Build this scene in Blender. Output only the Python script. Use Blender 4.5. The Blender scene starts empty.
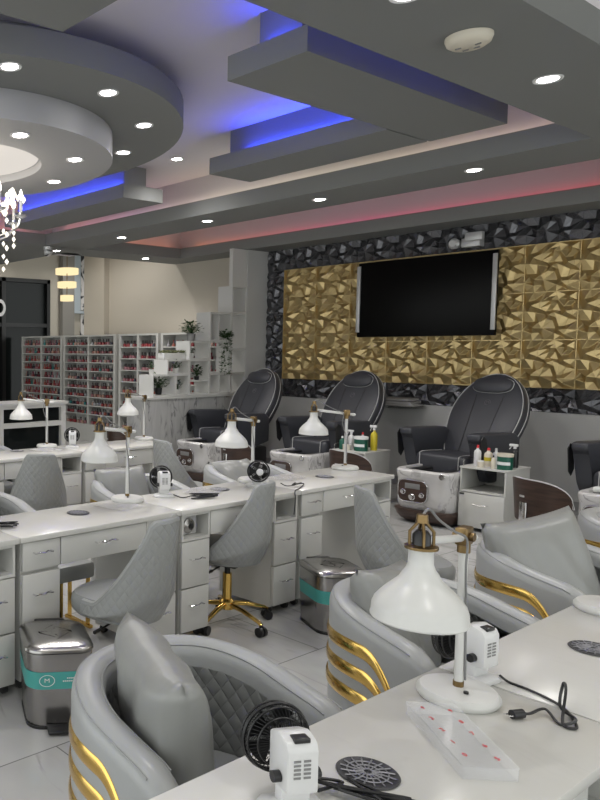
import bpy, bmesh, math, random
from math import sin, cos, pi, radians as R, sqrt, atan2, atan
from mathutils import Vector as V, Matrix, geometry
random.seed(7)
S = bpy.context.scene
C = S.collection

# ---------------------------------------------------------------- camera, world, exposure
cam = bpy.data.cameras.new('camera'); camo = bpy.data.objects.new('camera', cam); C.objects.link(camo)
cam.sensor_width = 36; cam.sensor_fit = 'AUTO'; cam.lens = 747.03/800*36; cam.shift_x = 0.35; cam.clip_end = 100
camo.location = (0, 0, 1.64); camo.rotation_euler = (R(90-3.829), 0, R(56.0))
S.camera = camo
w = bpy.data.worlds.new('world'); S.world = w; w.use_nodes = True
w.node_tree.nodes['Background'].inputs[0].default_value = (0.95, 0.985, 0.97, 1)
w.node_tree.nodes['Background'].inputs[1].default_value = 1.35
S.view_settings.view_transform = 'Standard'; S.view_settings.look = 'None'
S.view_settings.exposure = 0.38; S.view_settings.gamma = 1.0; S.view_settings.use_curve_mapping = False
S.cycles.use_denoising = True
S.cycles.sample_clamp_indirect = 3.0
DOWN = 31.0     # watts of one downlight
BLUE, RED, WARM = 60.0, 3.0, 4.5   # cove strip strengths

# ---------------------------------------------------------------- materials
def mat(name, col, rough=.5, metal=0, **k):
    m = bpy.data.materials.new(name); m.use_nodes = True
    b = m.node_tree.nodes['Principled BSDF']
    b.inputs['Base Color'].default_value = (*col, 1); b.inputs['Roughness'].default_value = rough
    b.inputs['Metallic'].default_value = metal
    for kk, v in k.items(): b.inputs[kk.replace('_', ' ')].default_value = v
    return m
def emit(name, col, s):
    return mat(name, (0, 0, 0), .5, Emission_Color=(*col, 1), Emission_Strength=s)
def nt(m): return m.node_tree, m.node_tree.nodes, m.node_tree.links, m.node_tree.nodes['Principled BSDF']
def noise_col(m, c1, c2, scale=4, lo=.35, hi=.65, dist=0, coord='Object', detail=6, stretch=None):
    t, n, l, b = nt(m)
    tc = n.new('ShaderNodeTexCoord'); no = n.new('ShaderNodeTexNoise'); cr = n.new('ShaderNodeValToRGB')
    no.inputs['Scale'].default_value = scale; no.inputs['Detail'].default_value = detail; no.inputs['Distortion'].default_value = dist
    src = tc.outputs[coord]
    if stretch:
        mp = n.new('ShaderNodeMapping'); mp.inputs['Scale'].default_value = stretch[0]; mp.inputs['Rotation'].default_value = stretch[1]
        l.new(src, mp.inputs[0]); src = mp.outputs[0]
    l.new(src, no.inputs[0]); l.new(no.outputs[0], cr.inputs[0])
    cr.color_ramp.elements[0].position = lo; cr.color_ramp.elements[1].position = hi
    cr.color_ramp.elements[0].color = (*c1, 1); cr.color_ramp.elements[1].color = (*c2, 1)
    l.new(cr.outputs[0], b.inputs['Base Color'])
    return m
def bump_noise(m, scale, s, d=.002):
    t, n, l, b = nt(m)
    tc = n.new('ShaderNodeTexCoord'); no = n.new('ShaderNodeTexNoise'); bp = n.new('ShaderNodeBump')
    no.inputs['Scale'].default_value = scale; bp.inputs['Strength'].default_value = s; bp.inputs['Distance'].default_value = d
    l.new(tc.outputs['Object'], no.inputs[0]); l.new(no.outputs[0], bp.inputs['Height']); l.new(bp.outputs[0], b.inputs['Normal'])
    return m
def M_(n, l, op, a, b=None):
    x = n.new('ShaderNodeMath'); x.operation = op
    for i, v in enumerate((a, b)):
        if v is None: continue
        if isinstance(v, (int, float)): x.inputs[i].default_value = v
        else: l.new(v, x.inputs[i])
    return x.outputs[0]
def marble(name, base, vein, rough, scale=1.2, width=.035, rot=(0, 0, .5), stretch=(1, 3, 1), tiles=None, amount=1.0):
    """stone with thin ridged-noise veins, optional tile joints"""
    m = mat(name, base, rough); t, n, l, b = nt(m)
    tc = n.new('ShaderNodeTexCoord'); mp = n.new('ShaderNodeMapping')
    mp.inputs['Rotation'].default_value = rot; mp.inputs['Scale'].default_value = stretch
    l.new(tc.outputs['Object'], mp.inputs[0])
    vec = mp.outputs[0]
    joint = None
    if tiles:
        sp = n.new('ShaderNodeSeparateXYZ'); l.new(tc.outputs['Object'], sp.inputs[0])
        br = n.new('ShaderNodeTexBrick'); br.offset = .5
        br.inputs['Scale'].default_value = 1; br.inputs['Brick Width'].default_value = tiles[0]; br.inputs['Row Height'].default_value = tiles[1]
        br.inputs['Mortar Size'].default_value = .003; br.inputs['Mortar Smooth'].default_value = .1
        br.inputs['Color1'].default_value = (0, 0, 0, 1); br.inputs['Color2'].default_value = (1, 1, 1, 1)
        cmb = n.new('ShaderNodeCombineXYZ'); l.new(sp.outputs[1], cmb.inputs[0]); l.new(sp.outputs[0], cmb.inputs[1])
        l.new(cmb.outputs[0], br.inputs[0]); joint = br.outputs['Fac']
        ad = n.new('ShaderNodeVectorMath'); ad.operation = 'ADD'; l.new(vec, ad.inputs[0])
        sc = n.new('ShaderNodeVectorMath'); sc.operation = 'SCALE'; l.new(br.outputs['Color'], sc.inputs[0]); sc.inputs['Scale'].default_value = 7
        l.new(sc.outputs[0], ad.inputs[1]); vec = ad.outputs[0]
    def ridge(s, wd, dist):
        no = n.new('ShaderNodeTexNoise'); no.inputs['Scale'].default_value = s; no.inputs['Detail'].default_value = 5; no.inputs['Distortion'].default_value = dist
        l.new(vec, no.inputs[0])
        r = M_(n, l, 'ABSOLUTE', M_(n, l, 'SUBTRACT', no.outputs[0], .5))
        mr = n.new('ShaderNodeMapRange'); mr.inputs[1].default_value = 0; mr.inputs[2].default_value = wd; mr.inputs[3].default_value = 1; mr.inputs[4].default_value = 0
        l.new(r, mr.inputs[0]); return mr.outputs[0]
    n2 = n.new('ShaderNodeTexNoise'); n2.inputs['Scale'].default_value = 1.1*scale; l.new(vec, n2.inputs[0])
    msk = n.new('ShaderNodeMapRange'); msk.inputs[1].default_value = .45; msk.inputs[2].default_value = .62; l.new(n2.outputs[0], msk.inputs[0])
    v1 = M_(n, l, 'MULTIPLY', ridge(scale, width, 1.2), msk.outputs[0])
    v2 = M_(n, l, 'MULTIPLY', ridge(scale*.6, width*5, .8), .28)
    f = M_(n, l, 'MULTIPLY', M_(n, l, 'MINIMUM', M_(n, l, 'ADD', v1, v2), 1), amount)
    mx = n.new('ShaderNodeMix'); mx.data_type = 'RGBA'; l.new(f, mx.inputs[0])
    mx.inputs[6].default_value = (*base, 1); mx.inputs[7].default_value = (*vein, 1); out = mx.outputs[2]
    if joint:
        m2 = n.new('ShaderNodeMix'); m2.data_type = 'RGBA'; l.new(joint, m2.inputs[0]); l.new(out, m2.inputs[6])
        m2.inputs[7].default_value = (.16, .16, .155, 1); out = m2.outputs[2]
    l.new(out, b.inputs['Base Color'])
    return m
def quilt(name, col, rough, per_x=.055, radius=.3, mode='cyl', depth=.008, tint=None):
    """leather stitched in diamonds; cyl wraps the pattern round the local z axis, flat uses y and z"""
    m = mat(name, col, rough); t, n, l, b = nt(m)
    tc = n.new('ShaderNodeTexCoord'); sp = n.new('ShaderNodeSeparateXYZ'); l.new(tc.outputs['Object'], sp.inputs[0])
    if mode == 'cyl': u = M_(n, l, 'MULTIPLY', M_(n, l, 'ARCTAN2', sp.outputs[1], sp.outputs[0]), radius)
    else: u = sp.outputs[0] if mode == 'x' else sp.outputs[1]
    u = M_(n, l, 'MULTIPLY', u, pi/per_x); v = M_(n, l, 'MULTIPLY', sp.outputs[2], pi/(per_x*1.25))
    a = M_(n, l, 'ABSOLUTE', M_(n, l, 'SINE', M_(n, l, 'ADD', u, v))); c = M_(n, l, 'ABSOLUTE', M_(n, l, 'SINE', M_(n, l, 'SUBTRACT', u, v)))
    h = M_(n, l, 'POWER', M_(n, l, 'MULTIPLY', a, c), .45)
    bp = n.new('ShaderNodeBump'); bp.inputs['Strength'].default_value = 1; bp.inputs['Distance'].default_value = depth
    l.new(h, bp.inputs['Height']); l.new(bp.outputs[0], b.inputs['Normal'])
    return m
m_ceil = mat('ceiling paint', (.68, .65, .68), .8)
m_soffit = mat('soffit paint', (.205, .21, .205), .75)
m_soffit_side = m_soffit
m_white_ceil = mat('white ceiling paint', (.8, .78, .75), .8)
m_wall = bump_noise(noise_col(mat('grey wall paint', (.52, .52, .51), .7), (.50, .50, .49), (.55, .55, .54), 1.5), 180, .15)
m_cream = bump_noise(mat('beige wall paint', (.50, .46, .39), .75), 180, .15)
m_floor = marble('marble floor tile', (.45, .45, .44), (.13, .125, .12), .16, scale=1.1, width=.03, rot=(0, 0, .9), stretch=(1, 3.2, 1), tiles=(1.2, .6), amount=.55)
m_quartz = marble('white quartz', (.60, .595, .565), (.56, .55, .52), .22, scale=2.5, width=.03, amount=.45)
m_cab = mat('white lacquer', (.55, .55, .525), .35)
m_cabin = mat('cabinet inside', (.5, .5, .48), .5)
m_white = mat('white enamel', (.62, .62, .60), .3)
m_plastic = mat('white plastic', (.66, .66, .66), .28)
m_black = mat('black plastic', (.012, .012, .013), .35)
m_rubber = mat('black rubber', (.02, .02, .02), .6)
m_chrome = mat('chrome', (.75, .75, .76), .12, 1)
m_steel = mat('brushed steel', (.42, .41, .40), .24, 1)
m_gold = mat('polished gold', (.85, .56, .16), .16, 1)
m_brass = mat('antique brass', (.22, .15, .07), .35, 1)
m_leather = bump_noise(mat('grey leather', (.27, .28, .275), .36), 260, .12)
m_leather_l = bump_noise(mat('silver grey leather', (.36, .37, .37), .33), 260, .12)
m_pillow = bump_noise(mat('pillow leather', (.27, .275, .265), .3), 7, .35, .02)
m_quilt = quilt('quilted leather', (.36, .37, .365), .38, .05, .28, depth=.0045)
m_quilt_s = quilt('quilted shell leather', (.29, .30, .295), .38, .045, .25, depth=.0022)
m_pipe = mat('piping', (.30, .31, .31), .4)
m_spa = bump_noise(mat('charcoal vinyl', (.042, .044, .053), .42), 300, .15)
m_spa_pipe = mat('silver piping', (.5, .5, .5), .4)
m_brown = noise_col(mat('dark brown wood', (.05, .028, .02), .35), (.035, .02, .015), (.07, .04, .03), 6, stretch=((1, 1, 8), (0, 0, 0)))
m_tub = marble('white marble acrylic', (.66, .65, .64), (.28, .27, .27), .2, scale=3.5, width=.04)
m_halfmarble = marble('grey veined marble', (.50, .50, .49), (.18, .18, .18), .3, scale=2.6, width=.05, rot=(.95, 0, 0), stretch=(1, 3.5, 1))
m_teal = mat('teal sticker', (.07, .36, .33), .45)
m_glass = mat('clear acrylic', (1, 1, 1), .05, Transmission_Weight=1, IOR=1.2)
m_acr = mat('clear plastic box', (.92, .93, .95), .1, Alpha=.15, Specular_IOR_Level=.8)
m_film = mat('clear plastic film', (.8, .8, .82), .15, Alpha=.35)
m_paper = mat('white paper', (.75, .75, .75), .6)
m_tv = mat('television glass', (.002, .002, .002), .35, Specular_IOR_Level=.12)
m_silver = mat('silver trim', (.55, .55, .55), .35, .3)
m_dglass = mat('dark glass', (.008, .01, .01), .1, Specular_IOR_Level=.2)
m_frame = mat('black frame', (.008, .008, .008), .4)
m_leaf = noise_col(mat('leaf', (.02, .06, .015), .5), (.012, .035, .01), (.05, .11, .03), 40)
m_succ = noise_col(mat('succulent', (.1, .13, .05), .5), (.04, .08, .03), (.22, .2, .09), 50)
m_light = emit('downlight lens', (1, .97, .93), 28)
m_dome = emit('backlit ceiling disc', (1, .93, .85), .55)
m_pend = emit('crystal lamp glow', (1, .80, .45), .85)
m_flame = emit('candle bulb', (1, .92, .8), 9)
m_crystal = mat('crystal', (1, .97, .92), .03, Transmission_Weight=.6, IOR=1.5, Emission_Color=(1, .93, .8, 1), Emission_Strength=.45)
m_red = mat('red print', (.6, .03, .04), .5)
m_grey = mat('grey plastic', (.2, .2, .2), .5)
m_green = mat('green plastic', (.01, .09, .06), .35)
m_yellow = mat('yellow plastic', (.55, .45, .03), .35)
m_cream_pl = mat('cream plastic', (.65, .6, .5), .4)
m_gold_wall = mat('metallic gold panel', (.56, .43, .21), .36, .75)
m_dark_wall = mat('metallic charcoal panel', (.13, .13, .14), .27, .75)

# ---------------------------------------------------------------- mesh helpers
def bx(bm, x0, x1, y0, y1, z0, z1, bev=0, seg=2):
    r = bmesh.ops.create_cube(bm, size=1)['verts']
    for v in r: v.co = V(((x0+x1)/2+v.co.x*(x1-x0), (y0+y1)/2+v.co.y*(y1-y0), (z0+z1)/2+v.co.z*(z1-z0)))
    if bev:
        es = list({e for v in r for e in v.link_edges})
        bmesh.ops.bevel(bm, geom=es, offset=bev, segments=seg, profile=.5, affect='EDGES')
    return bm
def frame_of(d):
    d = d.normalized(); a = V((0, 0, 1)) if abs(d.z) < .95 else V((1, 0, 0))
    u = d.cross(a).normalized(); return u, d.cross(u).normalized()
def tube(bm, pts, r, n=8, closed=False, flat=1.0):
    pts = [V(p) for p in pts]; rs = r if isinstance(r, (list, tuple)) else [r]*len(pts)
    rings = []; pu = None
    for i, p in enumerate(pts):
        a = pts[i-1] if (i or closed) else p; b = pts[(i+1) % len(pts)] if (i < len(pts)-1 or closed) else p
        d = (b-a).normalized()
        if pu is None: u, v = frame_of(d)
        else:
            u = (pu-d*pu.dot(d)).normalized(); v = d.cross(u)
        pu = u
        rings.append([bm.verts.new(p+(u*cos(2*pi*k/n)*rs[i]+v*sin(2*pi*k/n)*rs[i]*flat)) for k in range(n)])
    m = len(rings)
    for i in range(m if closed else m-1):
        A, B = rings[i], rings[(i+1) % m]
        for k in range(n): bm.faces.new((A[k], A[(k+1) % n], B[(k+1) % n], B[k]))
    if not closed:
        bm.faces.new(rings[0][::-1]); bm.faces.new(rings[-1])
    return bm
def lathe(bm, prof, c=(0, 0, 0), n=32, mtx=None, a0=0, a1=2*pi):
    full = abs(a1-a0-2*pi) < 1e-6; m = n if full else n+1; rings = []; mtx = mtx or Matrix.Identity(3); c = V(c)
    for (r, z) in prof:
        if r < 1e-6: rings.append([bm.verts.new(c+mtx @ V((0, 0, z)))])
        else: rings.append([bm.verts.new(c+mtx @ V((r*cos(a0+(a1-a0)*k/n), r*sin(a0+(a1-a0)*k/n), z))) for k in range(m)])
    for A, B in zip(rings, rings[1:]):
        for k in range(m if full else m-1):
            k2 = (k+1) % m
            a = (A[k], A[k2]) if len(A) > 1 else (A[0],); b = (B[k2], B[k]) if len(B) > 1 else (B[0],)
            f = a+b
            if len(f) > 2: bm.faces.new(f)
    return bm
def cyl(bm, p0, p1, r, n=16): return tube(bm, [p0, p1], r, n)
def prism(bm, pts, z0, z1, axis='z'):
    f = {'z': lambda a, b, h: (a, b, h), 'y': lambda a, b, h: (a, h, b), 'x': lambda a, b, h: (h, a, b)}[axis]
    A = [bm.verts.new(f(a, b, z0)) for a, b in pts]; B = [bm.verts.new(f(a, b, z1)) for a, b in pts]
    n = len(pts); bm.faces.new(A[::-1]); bm.faces.new(B)
    for k in range(n): bm.faces.new((A[k], A[(k+1) % n], B[(k+1) % n], B[k]))
    return bm
def grid(bm, fn, nu, nv, close_u=False):
    P = [[bm.verts.new(fn(i/nu, j/nv)) for j in range(nv+1)] for i in range(nu if close_u else nu+1)]
    m = len(P)
    for i in range(m if close_u else m-1):
        for j in range(nv): bm.faces.new((P[i][j], P[(i+1) % m][j], P[(i+1) % m][j+1], P[i][j+1]))
    return P
def shell(bm, outer, inner, nu, nv):
    """closed sheet between two grids with the same parameters"""
    A = grid(bm, outer, nu, nv); B = grid(bm, inner, nu, nv)
    for i in range(nu):
        bm.faces.new((A[i][0], A[i+1][0], B[i+1][0], B[i][0])); bm.faces.new((A[i][nv], B[i][nv], B[i+1][nv], A[i+1][nv]))
    for j in range(nv):
        bm.faces.new((A[0][j], B[0][j], B[0][j+1], A[0][j+1])); bm.faces.new((A[nu][j], A[nu][j+1], B[nu][j+1], B[nu][j]))
def rrect(w, d, r, n=5, cx=0, cy=0):
    o = []
    for sx, sy, a in ((1, 1, 0), (-1, 1, pi/2), (-1, -1, pi), (1, -1, 3*pi/2)):
        for k in range(n+1):
            t = a+k*pi/2/n; o.append((cx+sx*(w/2-r)+r*cos(t), cy+sy*(d/2-r)+r*sin(t)))
    return o
def loft(bm, rings, cap=True):
    Rr = [[bm.verts.new(p) for p in r] for r in rings]; n = len(Rr[0])
    for A, B in zip(Rr, Rr[1:]):
        for k in range(n): bm.faces.new((A[k], A[(k+1) % n], B[(k+1) % n], B[k]))
    if cap: bm.faces.new(Rr[0][::-1]); bm.faces.new(Rr[-1])
    return bm
def cushion(w, d, h, n=14, pinch=.06, droop=0):
    """plump square pillow in local xy, thickness along z"""
    bm = bmesh.new()
    def f(sgn):
        def g(u, v):
            a, b = 2*u-1, 2*v-1
            k = max(0, (1-a**4)*(1-b**4))**.5
            sx = 1-pinch*(1-a*a)*0-pinch*(1-b*b)*abs(a)**3*0
            x = a*w/2*(1-pinch*(1-b*b)*abs(a)); y = b*d/2*(1-pinch*(1-a*a)*abs(b))
            wr = .006*sin(9*a+4*b)*k
            return V((x, y, sgn*(h/2*k**.8)+wr))
        return g
    grid(bm, f(1), n, n); grid(bm, f(-1), n, n)
    bmesh.ops.remove_doubles(bm, verts=bm.verts, dist=.0008)
    return bm
def obj(name, bm, m, parent=None, smooth=True, ang=40):
    if not isinstance(bm, bmesh.types.BMesh): me = bm
    else:
        bmesh.ops.recalc_face_normals(bm, faces=bm.faces); me = bpy.data.meshes.new(name); bm.to_mesh(me); bm.free()
        if smooth:
            for p in me.polygons: p.use_smooth = True
            me.set_sharp_from_angle(angle=R(ang))
    for mm in (m if isinstance(m, list) else [m]): me.materials.append(mm)
    o = bpy.data.objects.new(name, me); C.objects.link(o)
    if parent: o.parent = parent
    return o
def nb(): return bmesh.new()
def tag(o, label, cat, group=None):
    o['label'] = label; o['category'] = cat
    if group: o['group'] = group
    return o
def thing(name, label, cat, loc=(0, 0, 0), rotz=0, group=None):
    o = bpy.data.objects.new(name, None); C.objects.link(o); o.empty_display_size = .05
    o.location = loc; o.rotation_euler = (0, 0, rotz); return tag(o, label, cat, group)
def struct(name, bm, m, parent=None, smooth=False):
    o = obj(name, bm, m, parent, smooth)
    if not parent: o['kind'] = 'structure'
    return o
def dup(root, loc, rotz, label, group=None):
    def cp(o, par):
        c = o.copy(); C.objects.link(c)
        if par: c.parent = par
        for ch in list(o.children):
            cp(ch, c)
        return c
    r = cp(root, None); r.location = loc; r.rotation_euler = (0, 0, rotz); r['label'] = label
    if group: r['group'] = group
    return r
def text_mesh(body, size, ext=.0005, al='CENTER'):
    cu = bpy.data.curves.new('t', 'FONT'); cu.body = body; cu.size = size; cu.extrude = ext; cu.align_x = al; cu.align_y = 'CENTER'; cu.resolution_u = 3
    o = bpy.data.objects.new('t', cu); C.objects.link(o)
    me = bpy.data.meshes.new_from_object(o); bpy.data.objects.remove(o); return me
def rot(o, x=0, y=0, z=0): o.rotation_euler = (x, y, z); return o
def smooth_path(pts, k=6):
    out = []; P = [V(p) for p in pts]; P = [P[0]*2-P[1]]+P+[P[-1]*2-P[-2]]
    for i in range(1, len(P)-2):
        for j in range(k):
            t = j/k; a, b, c, d = P[i-1:i+3]
            out.append(.5*((2*b)+(c-a)*t+(2*a-5*b+4*c-d)*t*t+(3*b-a-3*c+d)*t**3))
    return out+[P[-2]]

# ================================================================ STRUCTURE
bm = nb(); bx(bm, -18, 5, -4, 13, -.1, 0); struct('floor', bm, m_floor)
bm = nb(); bx(bm, -18, 5, -4, 6.9, 3.5, 3.6); bx(bm, -8.77, 5, 6.9, 9.3, 3.5, 3.6); struct('ceiling', bm, m_ceil)
bm = nb(); bx(bm, -18, -8.77, 6.9, 13, 3.9, 4.0); struct('ceiling', bm, m_cream)
bm = nb(); bx(bm, -1.43, 5, -4, 8.4, 3.3, 3.35); struct('ceiling', bm, m_white_ceil)
# back wall with the television
bm = nb(); bx(bm, -10.99, 5, 9.0, 9.2, 0, 4.0)
wb = struct('wall_back', bm, m_wall)
bm = nb(); bx(bm, -10.99, -6.98, 8.98, 8.999, 0, 4.0); struct('wall_lobby', bm, m_cream)
bm = nb(); bx(bm, -10.99, -10.42, 8.858, 8.979, 0, 4.0); struct('wall_pier', bm, m_cream)
bm = nb(); bx(bm, -6.98, -6.93, 8.5, 8.979, 0, 3.03); struct('wall_stub', bm, m_wall)
# far left wall with the glass door
bm = nb(); bx(bm, -13.2, -13, -4, 6.9, 0, 3.5); bx(bm, -13.2, -13, 6.9, 7.0, 0, 4.0); bx(bm, -13.2, -13, 9.53, 10.9, 0, 4.0); bx(bm, -13.2, -13, 7.0, 9.53, 3.13, 4.0)
struct('wall_left', bm, m_cream)
bm = nb(); bx(bm, -13, -10.9, 10.9, 11, 0, 4); struct('wall_niche', bm, m_wall)
bm = nb(); bx(bm, -12.98, -12.86, 9.78, 10.1, 0, 3.9); struct('trim_7', bm, mat('taupe pilaster', (.28, .265, .24), .7))
# glass door
bm = nb()
for y0, y1 in ((7.0, 7.08), (8.12, 8.22), (8.3, 8.4), (9.45, 9.53)): bx(bm, -13.12, -12.97, y0, y1, 0, 3.13)
bx(bm, -13.12, -12.97, 7.0, 9.53, 3.05, 3.13); bx(bm, -13.12, -12.97, 7.0, 9.53, 0, .1); bx(bm, -13.1, -12.98, 7.0, 9.53, 2.12, 2.2)
dr = struct('door_1', bm, m_frame)
bm = nb(); bx(bm, -13.06, -13.04, 7.08, 9.45, .1, 3.05); obj('glass', bm, m_dglass, dr, False)
bm = nb(); tube(bm, smooth_path([(-12.9, 8.05, 1.2), (-12.9, 8.05, 1.7)], 3), .02); bx(bm, -13.0, -12.9, 8.04, 8.06, 1.25, 1.27); obj('door_handle', bm, m_steel, dr)
bm = nb(); lathe(bm, [(.09, -.01), (.15, -.01), (.15, .01), (.09, .01), (.09, -.01)], (-12.955, 8.25, 2.50), 28, Matrix.Rotation(pi/2, 3, 'Y') @ Matrix.Diagonal((1.15, .85, 1)).to_3x3())
obj('door_letter', bm, m_plastic, dr)
# wainscot ledge below the relief panels
bm = nb(); bx(bm, -6.93, 5, 8.9, 8.999, 0, .99); struct('wall_wainscot', bm, m_wall)
bm = nb(); bx(bm, -6.92, 5, 8.885, 8.899, 0, .1); struct('baseboard_back', bm, mat('baseboard', (.3, .3, .3), .5))

# ---- ceiling soffits (lower level 3.03, ledge top 3.18)
def slab(bm, x0, x1, y0, y1, z0=3.03, z1=3.18): bx(bm, x0, x1, y0, y1, z0, z1)
bm = nb()
slab(bm, -8.2, -2.05, 5.92, 6.6)            # beam between central tray and red tray
slab(bm, -8.77, -8.16, 5.0, 8.979); slab(bm, -8.77, -8.16, -4, 5.0)
slab(bm, -13, -8.77, -4, 6.6)
slab(bm, -8.16, -1.43, 8.45, 8.979)
slab(bm, -2.05, -1.43, -4, 8.45); slab(bm, -1.43, 5, 8.3, 8.979)
so = struct('trim_1', bm, m_soffit)
# uprights set back on the ledges
bm = nb()
bx(bm, -8.4, -1.85, 6.2, 6.4, 3.18, 3.5); bx(bm, -8.6, -8.4, -4, 8.979, 3.18, 3.5); bx(bm, -1.8, -1.6, -4, 8.979, 3.18, 3.5)
bx(bm, -8.4, -1.6, 8.7, 8.979, 3.18, 3.5); bx(bm, -8.9, -8.6, 6.6, 6.9, 3.03, 3.9); bx(bm, -13, -8.6, 6.3, 6.6, 3.18, 3.9); bx(bm, -8.77, -8.6, 6.6, 8.979, 3.18, 3.9)
bx(bm, -1.45, -1.43, -4, 8.45, 3.18, 3.35)
struct('trim_6', bm, m_ceil)
def strip(name, parent, segs, m):
    bm = nb()
    for s in segs: bx(bm, *s)
    return obj(name, bm, m, parent, False)
def grad_emit(name, axis, stops, s):
    m = emit(name, (1, 1, 1), s); t, n, l, b = nt(m)
    g = n.new('ShaderNodeNewGeometry'); sp = n.new('ShaderNodeSeparateXYZ'); l.new(g.outputs['Position'], sp.inputs[0])
    mr = n.new('ShaderNodeMapRange'); mr.inputs[1].default_value = stops[0][0]; mr.inputs[2].default_value = stops[-1][0]; l.new(sp.outputs[axis], mr.inputs[0])
    cr = n.new('ShaderNodeValToRGB'); l.new(mr.outputs[0], cr.inputs[0]); e = cr.color_ramp.elements
    a, z = stops[0][0], stops[-1][0]
    e[0].position = 0; e[0].color = (*stops[0][1], 1); e[1].position = 1; e[1].color = (*stops[-1][1], 1)
    for p, c in stops[1:-1]:
        q = e.new((p-a)/(z-a)); q.color = (*c, 1)
    l.new(cr.outputs[0], b.inputs['Emission Color']); return m
m_led_r = grad_emit('red cove strip', 0, [(-8.2, (1, .32, .10)), (-7.0, (1, .16, .12)), (-5.5, (1, .05, .2)), (-3, (1, .05, .08)), (-1.8, (1, .06, .07))], RED)
m_led_o = emit('orange cove strip', (1, .28, .10), RED*.8)
m_led_w = grad_emit('warm cove strip', 0, [(-8.1, (.95, .3, .28)), (-6.7, (.75, .45, .6)), (-5.6, (1, .8, .55)), (-4, (1, .88, .6)), (-2.1, (.9, .6, .45))], WARM)
m_led_b = emit('blue cove strip', (.03, .06, 1), BLUE)
strip('red_led_strip', so, [(-8.1, -1.9, 8.66, 8.685, 3.182, 3.19)], m_led_r)
strip('orange_led_strip', so, [(-8.33, -8.30, 6.7, 8.5, 3.182, 3.19)], m_led_o)
strip('warm_led_strip', so, [(-8.1, -2.1, 6.15, 6.18, 3.182, 3.19)], m_led_w)
strip('pink_led_strip', so, [(-8.33, -8.30, 1.5, 5.8, 3.182, 3.19)], emit('pink cove strip', (.95, .3, .28), WARM*.7))
strip('blue_led_strip', so, [(-1.93, -1.91, .5, 4.9, 3.182, 3.19)], emit('blue ledge strip', (.03, .06, 1), BLUE*.12))
# floating boxes
def box(n, x0, x1, y0, y1, led, nk=.12, z=3.145):
    bm = nb(); bx(bm, x0, x1, y0, y1, z, z+.135); bx(bm, x0+nk, x1-nk, y0+nk, y1-nk, z+.135, 3.5)
    o = struct('trim_%d' % n, bm, m_soffit)
    strip('blue_led_strip', o, led, m_led_b)
zl = 3.281
box(2, -2.915, -2.405, 3.37, 5.54, [(-2.75, -2.55, 3.46, 3.485, zl, zl+.006)])
strip('dim_blue_led_strip', bpy.data.objects['trim_2'], [(-2.52, -2.50, 3.6, 5.4, zl, zl+.006)], emit('dim blue cove strip', (.03, .06, 1), BLUE*.2))
box(3, -4.505, -2.93, 5.0, 5.53, [(-4.2, -3.0, 5.09, 5.115, zl, zl+.006)])
box(4, -7.8, -5.64, 5.035, 5.57, [(-7.7, -5.8, 5.12, 5.15, zl, zl+.006)])
box(5, -2.915, -2.405, -.5, 2.21, [(-2.52, -2.50, 0, 1.9, zl, zl+.006)])
# rings
RC = (-5.1, 2.78)
def ring(n, prof, m, segs=96):
    bm = nb(); lathe(bm, prof, (RC[0], RC[1], 0), segs); return struct('trim_%d' % n, bm, m, None, True)
ring(8, [(0, 3.22), (1.745, 3.22), (1.745, 3.375), (1.5, 3.375), (1.5, 3.499), (0, 3.499)], m_soffit)
r2 = ring(9, [(.71, 3.04), (1.24, 3.04), (1.24, 3.219), (0, 3.219), (0, 3.16), (.6, 3.13), (.71, 3.1), (.71, 3.04)], mat('inner ring paint', (.36, .36, .37), .6))
bm = nb(); lathe(bm, [(.69, 3.095), (.5, 3.125), (0, 3.15)], (RC[0], RC[1], 0), 64); obj('backlit_disc', bm, m_dome, r2)

# ================================================================ DOWNLIGHTS
def spot(x, y, z, on=1, wide=True):
    li = bpy.data.lights.new('downlight', 'SPOT'); li.energy = DOWN*on; li.spot_size = R(135); li.spot_blend = 1; li.shadow_soft_size = .06; li.color = (1, .965, .93)
    lo = bpy.data.objects.new('downlight_lamp', li); C.objects.link(lo); lo.location = (x, y, z-.03); return lo
def downlight(x, y, z, label, on=1):
    t = thing('downlight', label, 'light', (x, y, z), 0, 'recessed ceiling downlights')
    bm = nb(); lathe(bm, [(.045, -.001), (.066, -.006), (.068, 0)], n=20); obj('rim', bm, m_plastic, t)
    bm = nb(); lathe(bm, [(0, -.004), (.046, -.004)], n=20); obj('lens', bm, m_light, t)
    l = spot(x, y, z, on); l.location = (0, 0, -.03); l.parent = t
    return t
dl = []
for (x, y, s) in ((-3.584, 2.35, 'nearest the left edge'), (-3.604, 3.085, 'nearest its right rim'), (-3.97, 3.731, 'close to its right end'), (-4.6, 4.10, 'at its far lower side')):
    downlight(x, y, 3.22, 'round white downlight in the outer grey ring, '+s, .8)
for (x, y, s) in ((-4.129, 2.785, 'left of the others'), (-4.423, 3.472, 'rightmost'), (-5.088, 3.773, 'lowest, above the chandelier candles')):
    downlight(x, y, 3.04, 'round white downlight in the inner ceiling ring, '+s, .8)
downlight(-5.304, 5.426, 3.5, 'round downlight in the pale ceiling between two floating boxes')
for (x, y, s) in ((-5.65, 6.25, 'above the column end of the black tile border'), (-7.06, 6.28, 'above the polish racks'), (-8.50, 6.352, 'beside the dome camera'), (-4.27, 6.222, 'above the second spa chair'), (-2.916, 6.205, 'above the right end of the television')):
    downlight(x, y, 3.03, 'round downlight under the long grey beam '+s, 2.0)
downlight(-8.45, 8.0, 3.03, 'round downlight under the soffit in front of the beige lobby wall', 1.6)
downlight(-1.75, 4.454, 3.03, 'bright downlight in right grey soffit near the smoke detector')
downlight(-1.66, 2.95, 3.03, 'downlight at the top edge of the picture in the right soffit')
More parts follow.
